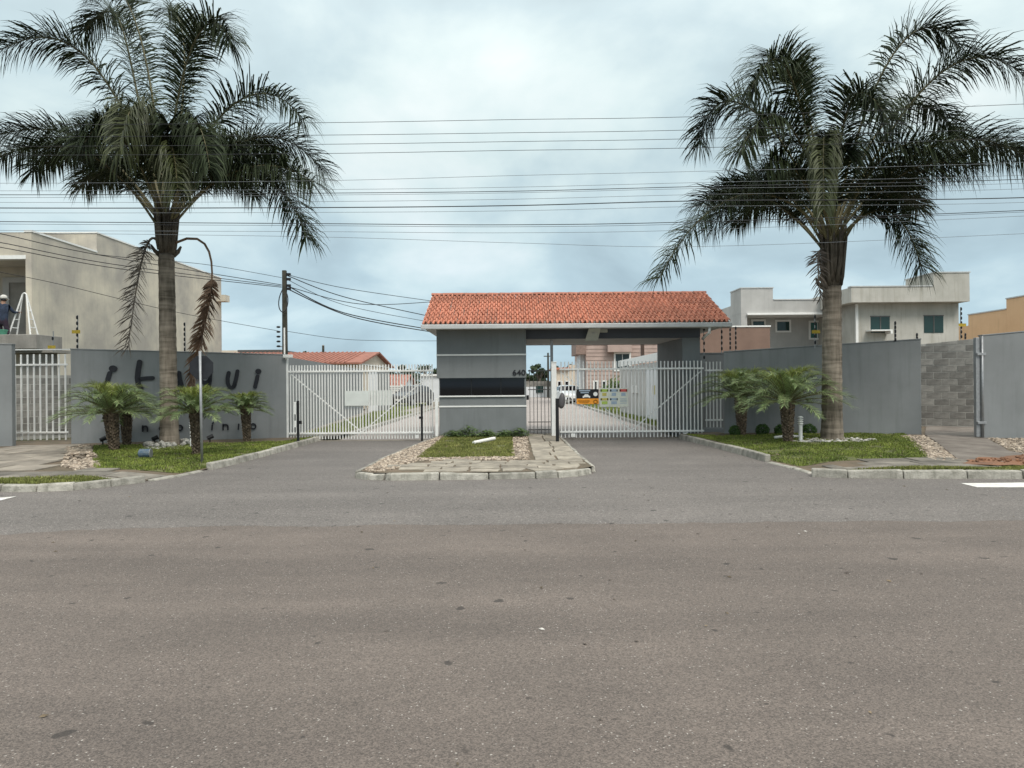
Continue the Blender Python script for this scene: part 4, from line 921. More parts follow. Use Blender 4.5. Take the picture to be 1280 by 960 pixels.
FL = [dict(p=[(200,262),(150,90),(90,10),(2,62)], d=[0,-.6,-1.2,-1.8]),
      dict(p=[(200,250),(150,40),(160,-30),(105,40)], d=[0,.8,1.6,2.2]),
      dict(p=[(198,270),(120,150),(60,150),(-15,172)], d=[0,-.2,-.6,-1.2], k=dict(ln=.8)),
      dict(p=[(200,275),(140,190),(95,165),(40,215)], d=[0,.8,1.4,1.9]),
      dict(p=[(198,278),(130,185),(60,160),(-20,205)], d=[0,.8,1.2,1.6], k=dict(ln=1.05)),
      dict(p=[(215,275),(280,200),(340,190),(392,228)], d=[0,-.9,-1.5,-2.2], k=dict(ln=1.0)),
      dict(p=[(205,240),(190,60),(165,-30),(120,-25)], d=[0,.3,.3,.2]),
      dict(p=[(210,240),(215,60),(262,-15),(288,52)], d=[0,-.5,-1.2,-1.6]),
      dict(p=[(212,245),(235,110),(240,20),(210,10)], d=[0,1.2,2.2,3.0]),
      dict(p=[(215,260),(260,120),(330,80),(380,150)], d=[0,-.4,-.8,-1.2]),
      dict(p=[(216,268),(280,160),(350,140),(405,215)], d=[0,.4,.9,1.5]),
      dict(p=[(218,275),(290,185),(350,205),(384,296)], d=[0,-.6,-1.2,-1.6]),
      dict(p=[(215,270),(270,190),(300,150),(340,190)], d=[0,1.0,1.9,2.8]),
      dict(p=[(206,255),(185,120),(165,90),(150,190)], d=[0,-1.4,-2.6,-3.0], k=dict(m=M_young, droop=2.4, plum=1.3)),
      dict(p=[(212,255),(225,130),(250,120),(262,210)], d=[0,-1.2,-2.2,-2.8], k=dict(droop=2.2, plum=1.3)),
      dict(p=[(203,262),(170,150),(140,120),(105,180)], d=[0,-1.0,-1.8,-2.5]),
      dict(p=[(210,262),(205,160),(215,150),(222,235)], d=[0,-1.2,-2.0,-2.4], k=dict(m=M_young, droop=2.4, plum=1.3)),
      dict(p=[(196,300),(182,285),(172,340),(160,435)], d=[0,-.2,-.3,-.3], k=dict(dead, start=.25), snap=False),
      dict(p=[(216,305),(290,265),(262,385),(262,385),(235,490)], d=[0,-.5,-.7,-.7,-.7], k=brown, snap=False)]
rf = [(2.0,1.0,3.8,.5),(1.2,1.05,3.8,.5),(2.7,1.0,3.7,.5),(.45,1.0,3.7,.5),(-.6,1.05,3.4,.5),(3.8,1.05,3.4,.5),(4.4,1.25,3.4,.5),(5.2,1.2,3.4,.5),(2.6,1.2,3.6,.5),(.4,1.2,3.6,.5),(1.9,1.35,3.8,.4)]
queen_palm('tall feathery palm on the left lawn with two dead fronds hanging', (212,558), .11, (208,318), .212, FL, rf, 11, (207,284))
FR = [dict(p=[(1030,285),(960,190),(870,250),(824,348)], d=[0,-.5,-1.0,-1.4], k=dict(ln=.8)),
      dict(p=[(1030,270),(970,120),(890,80),(874,180)], d=[0,.2,.5,.9]),
      dict(p=[(1032,265),(990,60),(975,30),(935,120)], d=[0,-.9,-1.7,-2.2]),
      dict(p=[(1036,250),(1010,110),(980,40),(1000,100)], d=[0,1.2,2.2,3.0]),
      dict(p=[(1045,255),(1080,90),(1150,-35),(1208,75)], d=[0,-.2,-.4,-.7]),
      dict(p=[(1048,262),(1120,130),(1200,20),(1280,95)], d=[0,-.5,-1.1,-1.6]),
      dict(p=[(1050,270),(1130,180),(1200,140),(1300,205)], d=[0,-.4,-.9,-1.4], k=dict(ln=1.2, droop=1.6)),
      dict(p=[(1050,280),(1140,215),(1215,160),(1285,190)], d=[0,.6,1.0,1.4], k=dict(ln=1.2, droop=1.6)),
      dict(p=[(1050,290),(1095,240),(1130,250),(1152,336)], d=[0,-.4,-.9,-1.2]),
      dict(p=[(1048,262),(1090,130),(1150,90),(1195,170)], d=[0,.7,1.3,1.8]),
      dict(p=[(1040,255),(1050,110),(1070,80),(1110,150)], d=[0,-1.2,-2.3,-2.8]),
      dict(p=[(1038,250),(1030,120),(1028,150),(1030,262)], d=[0,-1.4,-2.4,-2.7], k=dict(m=M_young, ln=.75, droop=2.4, plum=1.3)),
      dict(p=[(1034,262),(1000,130),(960,110),(925,190)], d=[0,-1.0,-1.7,-2.3]),
      dict(p=[(1032,282),(985,210),(930,210),(890,285)], d=[0,.8,1.5,2.0]),
      dict(p=[(1030,318),(1022,300),(1020,330),(1026,372)], d=[0,-.2,-.3,-.2], k=dict(dead, n=40, ln=.35), snap=False)]
rf = [(2.0,1.0,3.8,.5),(1.2,1.05,3.8,.5),(2.7,1.0,3.7,.5),(.45,1.0,3.7,.5),(-.6,1.05,3.4,.5),(3.8,1.05,3.4,.5),(4.4,1.25,3.4,.5),(5.2,1.2,3.4,.5),(2.6,1.2,3.6,.5),(.4,1.2,3.6,.5),(1.9,1.35,3.8,.4)]
queen_palm('tall feathery palm on the right lawn in front of the plain wall', (1040,549.5), .21, (1040,358), .24, FR, rf, 23, (1040,312))

def date_palm(label, base_px, bz, top_px, seed, nfr=34, ln=1.15, tr=.10, grp='small date palms along the walls'):
    rnd.seed(seed); a = G(*base_px, bz); D = a.y; tp = P(*top_px, D)
    t = thing('date_palm', label, 'palm', (a.x, D, bz), grp)
    mb = MB(); n = 10
    mb.tube([a.lerp(tp, i/n)+Vector((0,0,-.05 if i == 0 else 0)) for i in range(n+1)], [tr*(.62+.55*i/n) for i in range(n+1)], 9)
    H = (tp-a).length; k = int(H/.035)
    for i in range(k):
        for j in range(6):
            an = 6.283*j/6+i*.55+rnd.uniform(-.1,.1); kk = (i+rnd.random()*.5)/k; p0 = a.lerp(tp, kk); r_ = tr*(.62+.55*kk); d = Vector((math.cos(an), math.sin(an), 0))
            mb.tube([p0+d*r_*.8, p0+d*(r_+.022+.02*rnd.random())+Vector((0,0,.035)), p0+d*(r_+.03)+Vector((0,0,.065))], [.026, .018, .004], 4)
    mb.build('trunk', M_pygt, t)
    for i in range(nfr):
        az = 2.39996*i+rnd.uniform(-.2,.2); k = i/nfr; el = 1.4-1.45*k+rnd.uniform(-.1,.1); h = Vector((math.cos(az), math.sin(az), 0)); L_ = 1.06*ln*rnd.uniform(.85,1.12)*(.85+.15*min(1, k*3))
        s0 = tp+h*.03+Vector((0,0,.04*(1-k))); d0 = h*math.cos(el)+Vector((0,0,math.sin(el)))
        p1 = s0+d0*L_*.48; p2 = p1+(d0*.92+h*.2).normalized()*L_*.38; p3 = p2+(h*.8+d0*.25*(1-k)+Vector((0,0,-.62))).normalized()*L_*.34
        frond(t, [s0,p1,p2,p3], n=58, ln=.25*ln**.5, wd=.011, droop=.45, m=M_pygy if k < .24 else M_pyg, r0=.010, plum=.45, start=.12, seg=2, fwd=.75, side_up=.2)
    return t
date_palm('short bushy date palm with a stout trunk, leftmost on the left lawn', (143,563), .11, (138,517), 31, 50, .93, .125)
date_palm('short date palm touching the leftmost one, just behind it', (158.5,557), .11, (157.5,516), 32, 38, .76, .105)
date_palm('short date palm right behind the grey sign pole', (246,569.5), .11, (245,516), 33, 42, .70, .095)
date_palm('small date palm under the wall lettering nearest the left gate', (309,553.5), .10, (307,512), 34, 36, .55, .09)
date_palm('short date palm overhanging the railing right of the portico', (927,545.5), .16, (926,496), 35, 52, .98, .125)
date_palm('short broad date palm left of the white garden lamp', (985,553), .17, (984,503), 36, 60, 1.10, .125)

# clipped bushes, ground cover, rocks and small things on the lawns
def leaf_blob(mb, c, rx, ry, rz, n, s, shell=.35):
    for i in range(n):
        d = Vector((rnd.gauss(0,1), rnd.gauss(0,1), rnd.gauss(0,1))).normalized(); k = (1-shell*rnd.random())
        p = Vector(c)+Vector((d.x*rx*k, d.y*ry*k, d.z*rz*k)); a = (d*.6+Vector((rnd.gauss(0,1),rnd.gauss(0,1),rnd.gauss(0,1)))*.7).normalized(); t = a.orthogonal().normalized()*s*rnd.uniform(.6,1.3); b = a.cross(t).normalized()*s*.45*rnd.uniform(.7,1.3)
        o = len(mb.v); mb.v += [p-t, p+b, p+t, p-b]; mb.f.append((o,o+1,o+2,o+3)); mb.m.append(0)
for px, py, r_, lb in ((919,539,8.0,'small round clipped bush left of the first date palm trunk'),(953,538,8.6,'small round clipped bush standing between the two right date palms'),(976,538,8,'small round clipped bush touching the broad date palm trunk'),(1011.5,538,9,'small round clipped bush right of the white garden lamp')):
    a = P(px, py, 18.9); rr = r_*18.9/F
    mb = MB(); leaf_blob(mb, a, rr, rr, rr*.98, 900, .028, .3); o = mb.build('round_bush', M_bush, None, recalc=False, origin=(a.x, a.y, a.z-rr)); tag(o, lb, 'bush', 'round clipped bushes along the right wall')
rnd.seed(50)
for px, py, wd_p, hh, lb in ((566,543,12,.16,'leafy ground cover clump at the left foot of the gatehouse'),(585,541,13,.26,'taller leafy clump in the middle of the gatehouse foot'),(608,543,12,.16,'low leafy clump right of the taller one below the window'),(630,542,11,.15,'low leafy clump behind the white pipe end'),(648,541,11,.20,'leafy clump at the right foot of the gatehouse')):
    a = G(px, 546, .12); a.y = 19.9; a.x = X(px, 19.9); mb = MB()
    rx = wd_p*19.9/F*1.15
    for i in range(340):
        x_, y_ = rnd.gauss(0,.45)*rx, rnd.gauss(0,.45)*.3; hgt = hh*rnd.uniform(.25, 1.35)*max(.3, 1-abs(x_)/rx*.6); an = rnd.uniform(0,6.28); s = .06*rnd.uniform(.6,1.3)
        p = Vector((a.x+x_, a.y+y_, .12)); q = p+Vector((math.cos(an)*.07, math.sin(an)*.07, hgt)); d = Vector((math.cos(an), math.sin(an), -.15)); b = Vector((-math.sin(an), math.cos(an), .2))*s*.4
        o = len(mb.v); mb.v += [q-d*s*.6, q+b, q+d*s, q-b]; mb.f.append((o,o+1,o+2,o+3)); mb.m.append(0)
    for i in range(40):
        x_, y_ = rnd.gauss(0,.4)*rx, rnd.gauss(0,.4)*.3; mb.tube([(a.x+x_, a.y+y_, .1), (a.x+x_*1.1, a.y+y_*1.1, .12+hh*.8)], .005, 3)
    o = mb.build('leafy_plant', M_cover, None, recalc=False, origin=(a.x, a.y, .11)); tag(o, lb, 'plant', 'ground cover plants at the gatehouse foot')
a0 = G(592,553.5,.17); a1 = G(618,548,.22)
tag(MB().tube([a0, a1], .045, 10).build('plastic_pipe', M_pipe, None, smooth=False), 'white plastic pipe lying on the island grass', 'pipe')
a = G(181,573,.11)
t = thing('paint_can', 'small battered blue can lying on the left lawn', 'can', (a.x, a.y, .12))
mb = MB(); mb.tube([(a.x-.10,a.y,.215),(a.x-.098,a.y,.215),(a.x+.11,a.y+.03,.215)], [.088,.095,.095], 14); mb.build('body', M_blue, t); MB().tube([(a.x+.108,a.y+.03,.215),(a.x+.118,a.y+.031,.215)], [.099,.099], 14).build('rim', M_steel, t)
# rocks heaped round the left palm's foot; pale stones round the right one's
def ringpoly(px, py, z, rx, ry, n=14):
    c = G(px, py, z); return [(c.x+rx*math.cos(6.283*i/n), c.y+ry*math.sin(6.283*i/n)) for i in range(n)]
def rocks(name_label, c, n, rr, s0, s1, zf, hmax, grp):
    iv, fc = ico()
    for i in range(n):
        an = 6.283*i/n+rnd.uniform(-.3,.3); k = rnd.uniform(.75,1.15); x_, y_ = c.x+rr*k*math.cos(an), c.y+rr*k*math.sin(an); s = rnd.uniform(s0,s1); mb = MB(); z = zf(x_, y_)+s*.45+hmax*rnd.random()*(1.15-k)
        mb.add([(x_+q.x*s*rnd.uniform(.7,1.2), y_+q.y*s*rnd.uniform(.7,1.2), z+q.z*s*.8*rnd.uniform(.7,1.2)) for q in iv], fc)
        yield mb
c = G(212, 558, .11); rg = thing('rock_ring', 'heap of rough grey rocks round the foot of the left tall palm', 'rocks', (c.x, c.y, .1))
for mb in rocks('', c, 34, .42, .06, .14, zL, .35, ''): mb.build('rock', M_rock, rg, recalc=False)
stones('pebbles', [(p[0], p[1]) for p in ringpoly(212,560,.11,.65,.5)], zL, 90, .03, .07, M_rock)
c = G(1040, 550, .21); stones('pebbles', ringpoly(1045,551,.2,1.0,.4), zR, 170, .025, .07, M_chip)
# garden lamps
def garden_lamp(label, px, py0, py1, z, w_):
    a = G(px, py1, z); D = a.y; zt = Z(px, py0, D); t = thing('garden_lamp', label, 'lamp', (a.x, D, z)); r_ = w_*D/F/2
    h = zt-z
    MB().lathe((a.x, D, z-.03), [(r_*1.0,0),(r_*1.0,h*.66+.03)], 12).build('post', M_white, t, smooth=False)
    for k in range(3): MB().lathe((a.x, D, z+h*(.70+.085*k)), [(r_*.8,-h*.045),(r_*1.5,0),(r_*1.45,h*.018),(r_*.9,h*.035)], 14).build('louvre', M_white, t, smooth=True)
    MB().lathe((a.x, D, z+h*.93), [(r_*1.5,0),(r_*1.4,h*.03),(r_*.8,h*.06),(.002,h*.07)], 14).build('cap', M_white, t, smooth=True)
garden_lamp('white ribbed garden lamp on the right lawn', 1000.8, 520, 552.5, .18, 4.6)
garden_lamp('white ribbed garden lamp half hidden behind a left date palm trunk', 239.5, 524, 559.5, .11, 3.6)
for px, py, lb in ((128.5,556.5,'small black spotlight at the wall foot left of the stout date palm'),(193.5,555.5,'small black spotlight at the wall foot left of the tall palm'),(262.5,554,'small black spotlight at the wall foot right of the sign pole')):
    a = G(px, py, .11); t = thing('spotlight', lb, 'lamp', (a.x, a.y, .11), 'spotlights below the wall lettering')
    MB().tube([(a.x,a.y,.08),(a.x,a.y,.24)], .018, 6).build('stake', M_black, t); MB().tube([(a.x-.06,a.y-.03,.24),(a.x+.06,a.y+.05,.30)], [.05,.06], 10).build('head', M_black, t)
hp = [G(968,547,.24),G(975,546,.26),G(984,544.5,.28),G(996,545,.26),G(1004,547,.22)]
tag(MB().tube([bez(hp, i/12) for i in range(13)], .035, 8).build('bent_pipe', M_pipe, None, smooth=True), 'bent pale pipe lying behind the broad right date palm', 'pipe')

# ------------------------------------------------------------------ electric fence posts on the walls
def fence_post(label, px, py0, py1, D, nin, plate=None, both=True, m=M_dsteel):
    a = P(px, py1, D); zt = Z(px, py0, D); t = thing('fence_post', label, 'post', (a.x, D, a.z), 'electric fence posts on the walls')
    MB().box(a.x-.009, a.x+.009, D-.009, D+.009, a.z-.05, zt).build('rod', M_steel, t)
    mb = MB(); mb.lathe((0,0,0), [(.013,-.05),(.026,-.025),(.026,.025),(.013,.05)], 6); me = mb.mesh('insulator', M_black)
    for k in range(nin): inst('insulator', me, t, (a.x, D-.03, a.z+(zt-a.z)*(k+.6)/nin))
    if plate:
        z = Z(px, plate, D); MB().box(a.x-.11, a.x+.11, D-.085, D-.075, z-.045, z+.045).build('warning_plate', M_yellow, t)
yw = lambda px: wA.y+(wB.y-wA.y)*(px-89)/(358-89)
fence_post('striped fence post with yellow plate on the left end of the lettered wall', 97.5, 394, 437.5, yw(97)+.1, 6, 415)
fence_post('striped fence post on the lettered wall right of the tall palm', 231.5, 403, 440.5, yw(231)+.1, 6)
fence_post('pale fence post with yellow plate above the far left gate', 66.8, 414, 437, 20.6, 1, 434)
fence_post('striped fence post with yellow plate left of the tall right palm trunk', 1018.5, 393, 433, 19.1, 5, 415)
fence_post('striped fence post on the plain wall below the right house', 1118.5, 402, 427.5, 18.5, 5)
fence_post('short striped fence post near the right end of the plain wall', 1145.5, 417, 425.5, 18.5, 2)
fence_post('tall striped fence post with yellow plate at the house corner', 1201, 384, 424, 21.2, 7, 406.5)
fence_post('short striped fence post beside the tall one at the house corner', 1206, 417, 424, 21.2, 2)
fence_post('striped fence post before the brown wall, right of the eave', 902, 405, 440, 20.6, 5)
fence_post('striped fence post before the brown wall, beside the downpipe', 880, 408, 452, 20.7, 5)
fence_post('striped fence post before the brown wall, further right one', 919.5, 408, 438, 21.5, 5)
fence_post('striped fence post before the brown wall, middle thin one', 912.5, 410, 438, 22.0, 5)

# ------------------------------------------------------------------ neighbouring houses
def window(parent, x0, x1, z0, z1, y, gm, fm=M_trim, fw=.07, mull=0, frame=True, depth=.05):
    f_ = MB()
    if frame:
        f_.box(x0-fw, x1+fw, y-depth, y+.02, z1, z1+fw); f_.box(x0-fw, x1+fw, y-depth, y+.02, z0-fw, z0); f_.box(x0-fw, x0, y-depth, y+.02, z0, z1); f_.box(x1, x1+fw, y-depth, y+.02, z0, z1)
    else:
        f_.box(x0-.02, x1+.02, y-.03, y+.01, z1-.02, z1+.02)
    o = f_.build('window', fm, parent)
    MB().box(x0, x1, y-.02, y+.015, z0, z1-.021).build('pane', gm, o)
    for k in range(mull): xx = x0+(x1-x0)*(k+1)/(mull+1); MB().box(xx-.02, xx+.02, y-.035, y-.021, z0, z1-.022).build('mullion', M_dsteel if not frame else fm, o)
    return o
# left: raw plastered two-storey house with a long blank side
HX = -17.55; D1, D2, D3 = 26.0, 30.1, 43.0
t = thing('unfinished_house', 'two-storey raw plaster house under construction behind the left palm', 'house', (-21, 30, 0))
z1 = Z(40,290,D1); z2 = Z(122,293,D2)+.05; zbot = -.1; fl2 = 3.45
lintel = Z(20,319,D1)
mb = MB()
mb.box(HX-.22, HX, D1, D2, fl2, z1); mb.box(HX-.22, HX+.003, D1, D2, zbot, fl2-.002)
mb.box(HX-9, HX-.001, D2, D3, zbot, z2)
mb.box(HX-9, HX-.222, D1+.003, D1+.25, lintel, z1-.003); mb.box(HX-9, HX-.224, D1+.002, D1+.22, zbot, fl2-.35)
mb.box(HX-9, HX-.226, D1+2.4, D1+2.6, fl2, z1-.5); mb.box(HX-9, HX-.23, D1+.26, D1+2.39, lintel-.03, lintel+.12)
mb.build('wall', M_raw, t)
MB().box(HX-.26, HX+.03, D1-.02, D2, z1+.002, z1+.07).build('coping', M_trim, t); MB().box(HX-9, HX+.03, D2-.03, D3, z2+.002, z2+.06).build('coping', M_trim, t)
MB().box(HX-9, HX-.2, D1-.025, D1+.25, lintel-.14, lintel-.004).build('lintel_band', M_trim, t)
MB().box(HX, HX+.5, D3-.6, D3, Z(278,378,D3), Z(278,370,D3)).build('side_ledge', M_raw, t)
MB().box(HX-9, HX-.235, D1-.018, D1+2.39, fl2-.30, fl2-.002).build('floor_slab', M_rawd, t)
bal = MB().box(HX-9, X(47,24.6), 24.55, D1-.022, fl2-.50, fl2).build('balcony', M_rawd, t, bevel=.02); MB().box(HX-9, X(60,24.6), 24.9, D1, fl2-.62, fl2-.52).build('beam', M_rawd, t)
# door opening with its raw frame in the back of the balcony
dx0, dx1 = X(12,28.3), X(37,28.3); dzt = Z(25,353,28.3)
f_ = MB(); f_.box(dx0-.25, dx0, 28.30, 28.38, fl2, dzt+.2); f_.box(dx0, dx1+.3, 28.30, 28.38, dzt, dzt+.2); fo = f_.build('door_frame', M_rh1, t); MB().box(dx0+.001, dx1+.3, 28.34, 28.37, fl2, dzt-.001).build('door_leaf', M_rawd, fo)
mb = MB(); mb.box(X(18,24.9), X(56,24.9), 25.2, 25.6, .0, fl2-.64); mb.build('pillar_wall', M_rawd, t)
# stepladder on the balcony
D = 25.2; ap_ = P(25.5, 365, D); fy = fl2+.003
lad = thing('stepladder', 'white stepladder standing open on the raw house balcony', 'ladder', (ap_.x, D, fl2))
xl, xr = X(11,D), X(38.5,D)
for yy in (0, .42):
    for xa, s in ((xl, -1), (xr, 1)):
        MB().tube([(xa, D+yy, fy), (ap_.x+s*.07, D+.21*1, ap_.z-.06), (ap_.x, D+.21, ap_.z)], .026, 6).build('leg', M_trim, lad)
for s, xa in ((-1, xl), (1, xr)):
    for k in range(1, 5):
        kk = k/5.2; xx = xa+(ap_.x+s*.07-xa)*kk; zz = fy+(ap_.z-fy)*kk
        MB().tube([(xx, D+.21*kk, zz), (xx, D+.42-.21*kk, zz)], .018, 5).build('rung', M_trim, lad)
# kneeling worker, seen from behind
def person():
    px, D = 2.5, 25.0; x0 = X(px, D); y0 = D
    t = thing('person', 'person in navy jacket and white cap kneeling on the balcony', 'person', (x0, y0, fl2))
    b = fl2
    J = {'pel':(0,0,.52,.15,.12),'sp':(0,.03,.74,.165,.12),'ch':(.0,.06,.98,.19,.13),'nk':(.01,.08,1.13,.06,.06),'hd0':(.01,.09,1.20,.07,.08),'hd':(.015,.10,1.29,.085,.10),'hd2':(.015,.10,1.37,.06,.07),
         'ls':(-.2,.06,1.04,.075,.07),'le':(-.30,.20,.82,.052,.052),'lw':(-.22,.42,.76,.036,.036),'lh':(-.20,.50,.76,.04,.022),
         'rs':(.2,.06,1.04,.075,.07),'re':(.31,.18,.82,.052,.052),'rw':(.30,.40,.86,.036,.036),'rh':(.30,.48,.88,.04,.022),
         'lk':(-.12,.12,.07,.075,.075),'lth':(-.12,.04,.42,.10,.10),'la':(-.13,-.34,.06,.05,.05),'lt':(-.13,-.50,.04,.045,.035),
         'rth':(.12,.04,.42,.10,.10),'rk':(.14,.12,.07,.075,.075),'ra':(.14,-.34,.06,.05,.05),'rt':(.14,-.50,.04,.045,.035)}
    E = [('pel','sp'),('sp','ch'),('ch','nk'),('nk','hd0'),('hd0','hd'),('hd','hd2'),('ch','ls'),('ls','le'),('le','lw'),('lw','lh'),('ch','rs'),('rs','re'),('re','rw'),('rw','rh'),('pel','lth'),('lth','lk'),('lk','la'),('la','lt'),('pel','rth'),('rth','rk'),('rk','ra'),('ra','rt')]
    for s, w_ in (('l','lh'),('r','rh')):
        x_, y_, z_, _, _ = J[w_]
        for k in range(4):
            J[s+'f%d'%k] = (x_-.03+.02*k, y_+.045, z_-.01, .011, .011); J[s+'g%d'%k] = (x_-.03+.02*k, y_+.08+.006*(k%2), z_-.035, .009, .009); E += [(w_, s+'f%d'%k), (s+'f%d'%k, s+'g%d'%k)]
        sg = 1 if s == 'l' else -1
        J[s+'t0'] = (x_+.045*sg, y_+.01, z_, .012, .012); J[s+'t1'] = (x_+.06*sg, y_+.045, z_-.01, .010, .010); E += [(w_, s+'t0'), (s+'t0', s+'t1')]
    ks = list(J); me = bpy.data.meshes.new('body'); me.from_pydata([(x0+J[k][0]-x0, J[k][1], b+J[k][2]-fl2) for k in ks], [(ks.index(a), ks.index(c)) for a, c in E], [])
    o = bpy.data.objects.new('body', me); COL.objects.link(o); o.parent = t
    md = o.modifiers.new('skin', 'SKIN'); 
    for i, k in enumerate(ks): me.skin_vertices[0].data[i].radius = J[k][3:5]
    me.skin_vertices[0].data[0].use_root = True
    o.modifiers.new('sub', 'SUBSURF').levels = 1; o.modifiers['sub'].render_levels = 2
    dg = bpy.context.evaluated_depsgraph_get(); nm = bpy.data.meshes.new_from_object(o.evaluated_get(dg)); o.modifiers.clear(); o.data = nm
    nm.materials.clear()
    for m in (M_jacket, M_trous, M_skin): nm.materials.append(m)
    for p in nm.polygons:
        c = p.center; p.use_smooth = True
        p.material_index = 2 if c.z > 1.12 or (c.y > .40 and c.z > .6) else (1 if c.z < .56 else 0)
    mb = MB(); cx_, cy_, cz_ = x0+.015, y0+.10, fl2+1.30
    mb.lathe((cx_, cy_, cz_), [(.112,0),(.118,.04),(.10,.10),(.06,.135),(.004,.148)], 14); mb.prism([(cx_-.09,cy_+.08,cz_+.005),(cx_+.09,cy_+.08,cz_+.005),(cx_+.07,cy_+.2,cz_-.005),(cx_-.07,cy_+.2,cz_-.005)], (0,0,.012)); mb.build('cap', M_cap, t, smooth=True)
    mb = MB(); mb.lathe((cx_, cy_-.005, cz_-.05), [(.085,-.02),(.095,.0),(.098,.05)], 12); mb.build('hair', M_black, t, smooth=True)
    for s in (-1, 1):
        mb = MB(); iv, fc = ico(); mb.add([(cx_+s*.092+q.x*.012, cy_+.01+q.y*.022, cz_-.03+q.z*.032) for q in iv], fc); mb.build('ear', M_skin, t, smooth=True)
        mb = MB(); mb.add([(cx_+s*.032+q.x*.012, cy_+.088+q.y*.008, cz_-.0+q.z*.008) for q in iv], fc); mb.build('eye', M_black, t)
    mb = MB(); mb.add([(cx_+q.x*.015, cy_+.10+q.y*.022, cz_-.035+q.z*.025) for q in iv], fc); mb.build('nose', M_skin, t, smooth=True)
    mb = MB(); mb.add([(cx_+q.x*.028, cy_+.088+q.y*.008, cz_-.078+q.z*.008) for q in iv], fc); mb.build('mouth', M_red_p, t, smooth=True)
person()
a = P(2, 413, 24.75); t = thing('bucket', 'green plastic tub on the balcony edge by the person', 'bucket', (X(2,24.8), 24.8, fl2))
MB().lathe((X(2,24.8), 24.8, fl2+.003), [(.15,0),(.19,.13),(.20,.14),(.20,.16)], 14).build('tub', M_bucket, t, smooth=False); MB().lathe((X(2,24.8), 24.8, fl2+.165), [(.205,0),(.205,.02)], 14).build('rim', M_bucket, t)

# right: brown wall, flat-roofed grey house, peach house
Db = 28.0
t = thing('brown_wall_house', 'low brown rendered building right of the tiled roof', 'building', (X(920,Db), Db, 0))
MB().box(X(868,Db), X(963,Db), Db, Db+3.5, -.1, Z(920,409,Db)).build('wall', M_brownw, t); MB().box(X(868,Db)-.03, X(963,Db)+.03, Db-.03, Db+3.53, Z(920,409,Db)+.002, Z(920,409,Db)+.06).build('coping', M_trim, t)
D = 34.0
t = thing('grey_house', 'light grey flat-roofed house with three white-framed windows behind the right wall', 'house', (X(990,D), D, 0))
zz = lambda px, py, d=D: Z(px, py, d)
zbay = zz(1000,391); zwtop = zz(1000,375)
mb = MB(); mb.box(X(927,D), X(967,D), D, D+1.6, zbay, zz(947,360.5)); mb.box(X(927,D)+.005, X(934.5,D), D+.003, D+7, -.1, zbay-.002)
mb.box(X(967,D)+.002, X(1062,D), D+.004, D+3, zbay+.001, zwtop); mb.box(X(936,D), X(1075,D), D+1.5, D+8, -.1, zbay-.005)
mb.box(X(915,35.6), X(967,35.6), D+1.7, D+8, zbay, zz(920,380,D+1.7)-.1)
mb.build('wall', M_rh1, t)
MB().box(X(934,D), X(1064,D), D-.12, D+1.6, zbay-.10, zbay-.006).build('white_slab', M_trim, t, bevel=.01)
MB().box(X(927,D)-.03, X(967,D)+.03, D-.03, D+1.63, zz(947,360.5)+.002, zz(947,360.5)+.05).build('coping', M_gutter, t); MB().box(X(967,D)+.035, X(1062,D), D-.03, D+3, zwtop+.002, zwtop+.05).build('coping', M_gutter, t)
yw2 = D+1.5
for (a_, b_, c_, d_, gm) in ((941.5,955.5,401.5,412,M_glassg),(971.5,987,402,413.5,M_glassg),(1013.5,1031,403,422.5,M_glasst)):
    window(t, X(a_,yw2), X(b_,yw2), Z(a_,d_,yw2), Z(a_,c_,yw2), yw2, gm, fw=.085, mull=1 if b_ > 1020 else 0)
MB().box(X(1043,yw2), X(1052,yw2), D+1.1, D+1.49, -.1, zbay-.102).build('pilaster', M_rh1, t); MB().box(X(1054,D), X(1062,D), D+.01, D+1.49, -.1, zbay-.104).build('side_wall', mat('blue_grey_render', (.30,.32,.34), .9), t)
D = 31.5; Df = 30.9
t = thing('stained_house', 'weathered grey house with two dark windows and overhanging flat parapet', 'house', (X(1130,D), D, 0))
zf1, zf0_ = Z(1115,358.5,Df), Z(1115,377.5,Df); zp = Z(1190,341,Df)
mb = MB(); mb.box(X(1072,D), X(1199,D), D, D+8, -.1, zf0_-.002); mb.build('wall', M_rh2, t)
mb = MB(); mb.box(X(1065,Df), X(1213,Df), Df, Df+.25, zf0_, zf1); mb.box(X(1065,Df)+.003, X(1065,Df)+.25, Df+.251, Df+4.5, zf0_+.003, zf1-.003); mb.box(X(1213,Df)-.25, X(1213,Df)-.003, Df+.251, Df+8, zf0_+.003, zf1-.003); mb.box(X(1065,Df)+.251, X(1213,Df)-.251, Df+.252, Df+8, zf0_+.004, zf0_+.15)
mb.box(X(1168,Df), X(1213,Df)-.004, Df+.002, Df+2.2, zf1+.001, zp); mb.build('parapet', M_rh2, t)
MB().box(X(1168,Df)-.03, X(1213,Df)+.03, Df-.03, Df+2.23, zp+.002, zp+.05).build('coping', M_gutter, t); MB().box(X(1065,Df)-.03, X(1168,Df)-.035, Df-.03, Df+.28, zf1+.002, zf1+.05).build('coping', M_gutter, t)
MB().box(X(1071.5,D)-.06, X(1071.5,D)+.05, D-.05, D-.004, -.1, zf0_-.01).build('corner_strip', M_trim, t)
wo = window(t, X(1089,D), X(1112.5,D), Z(1100,416,D), Z(1100,395.5,D), D, M_glassg, M_dsteel, frame=False, mull=1); wo = window(t, X(1155.5,D), X(1179.5,D), Z(1167,416,D), Z(1167,394.5,D), D, M_glassg, M_dsteel, frame=False, mull=1)
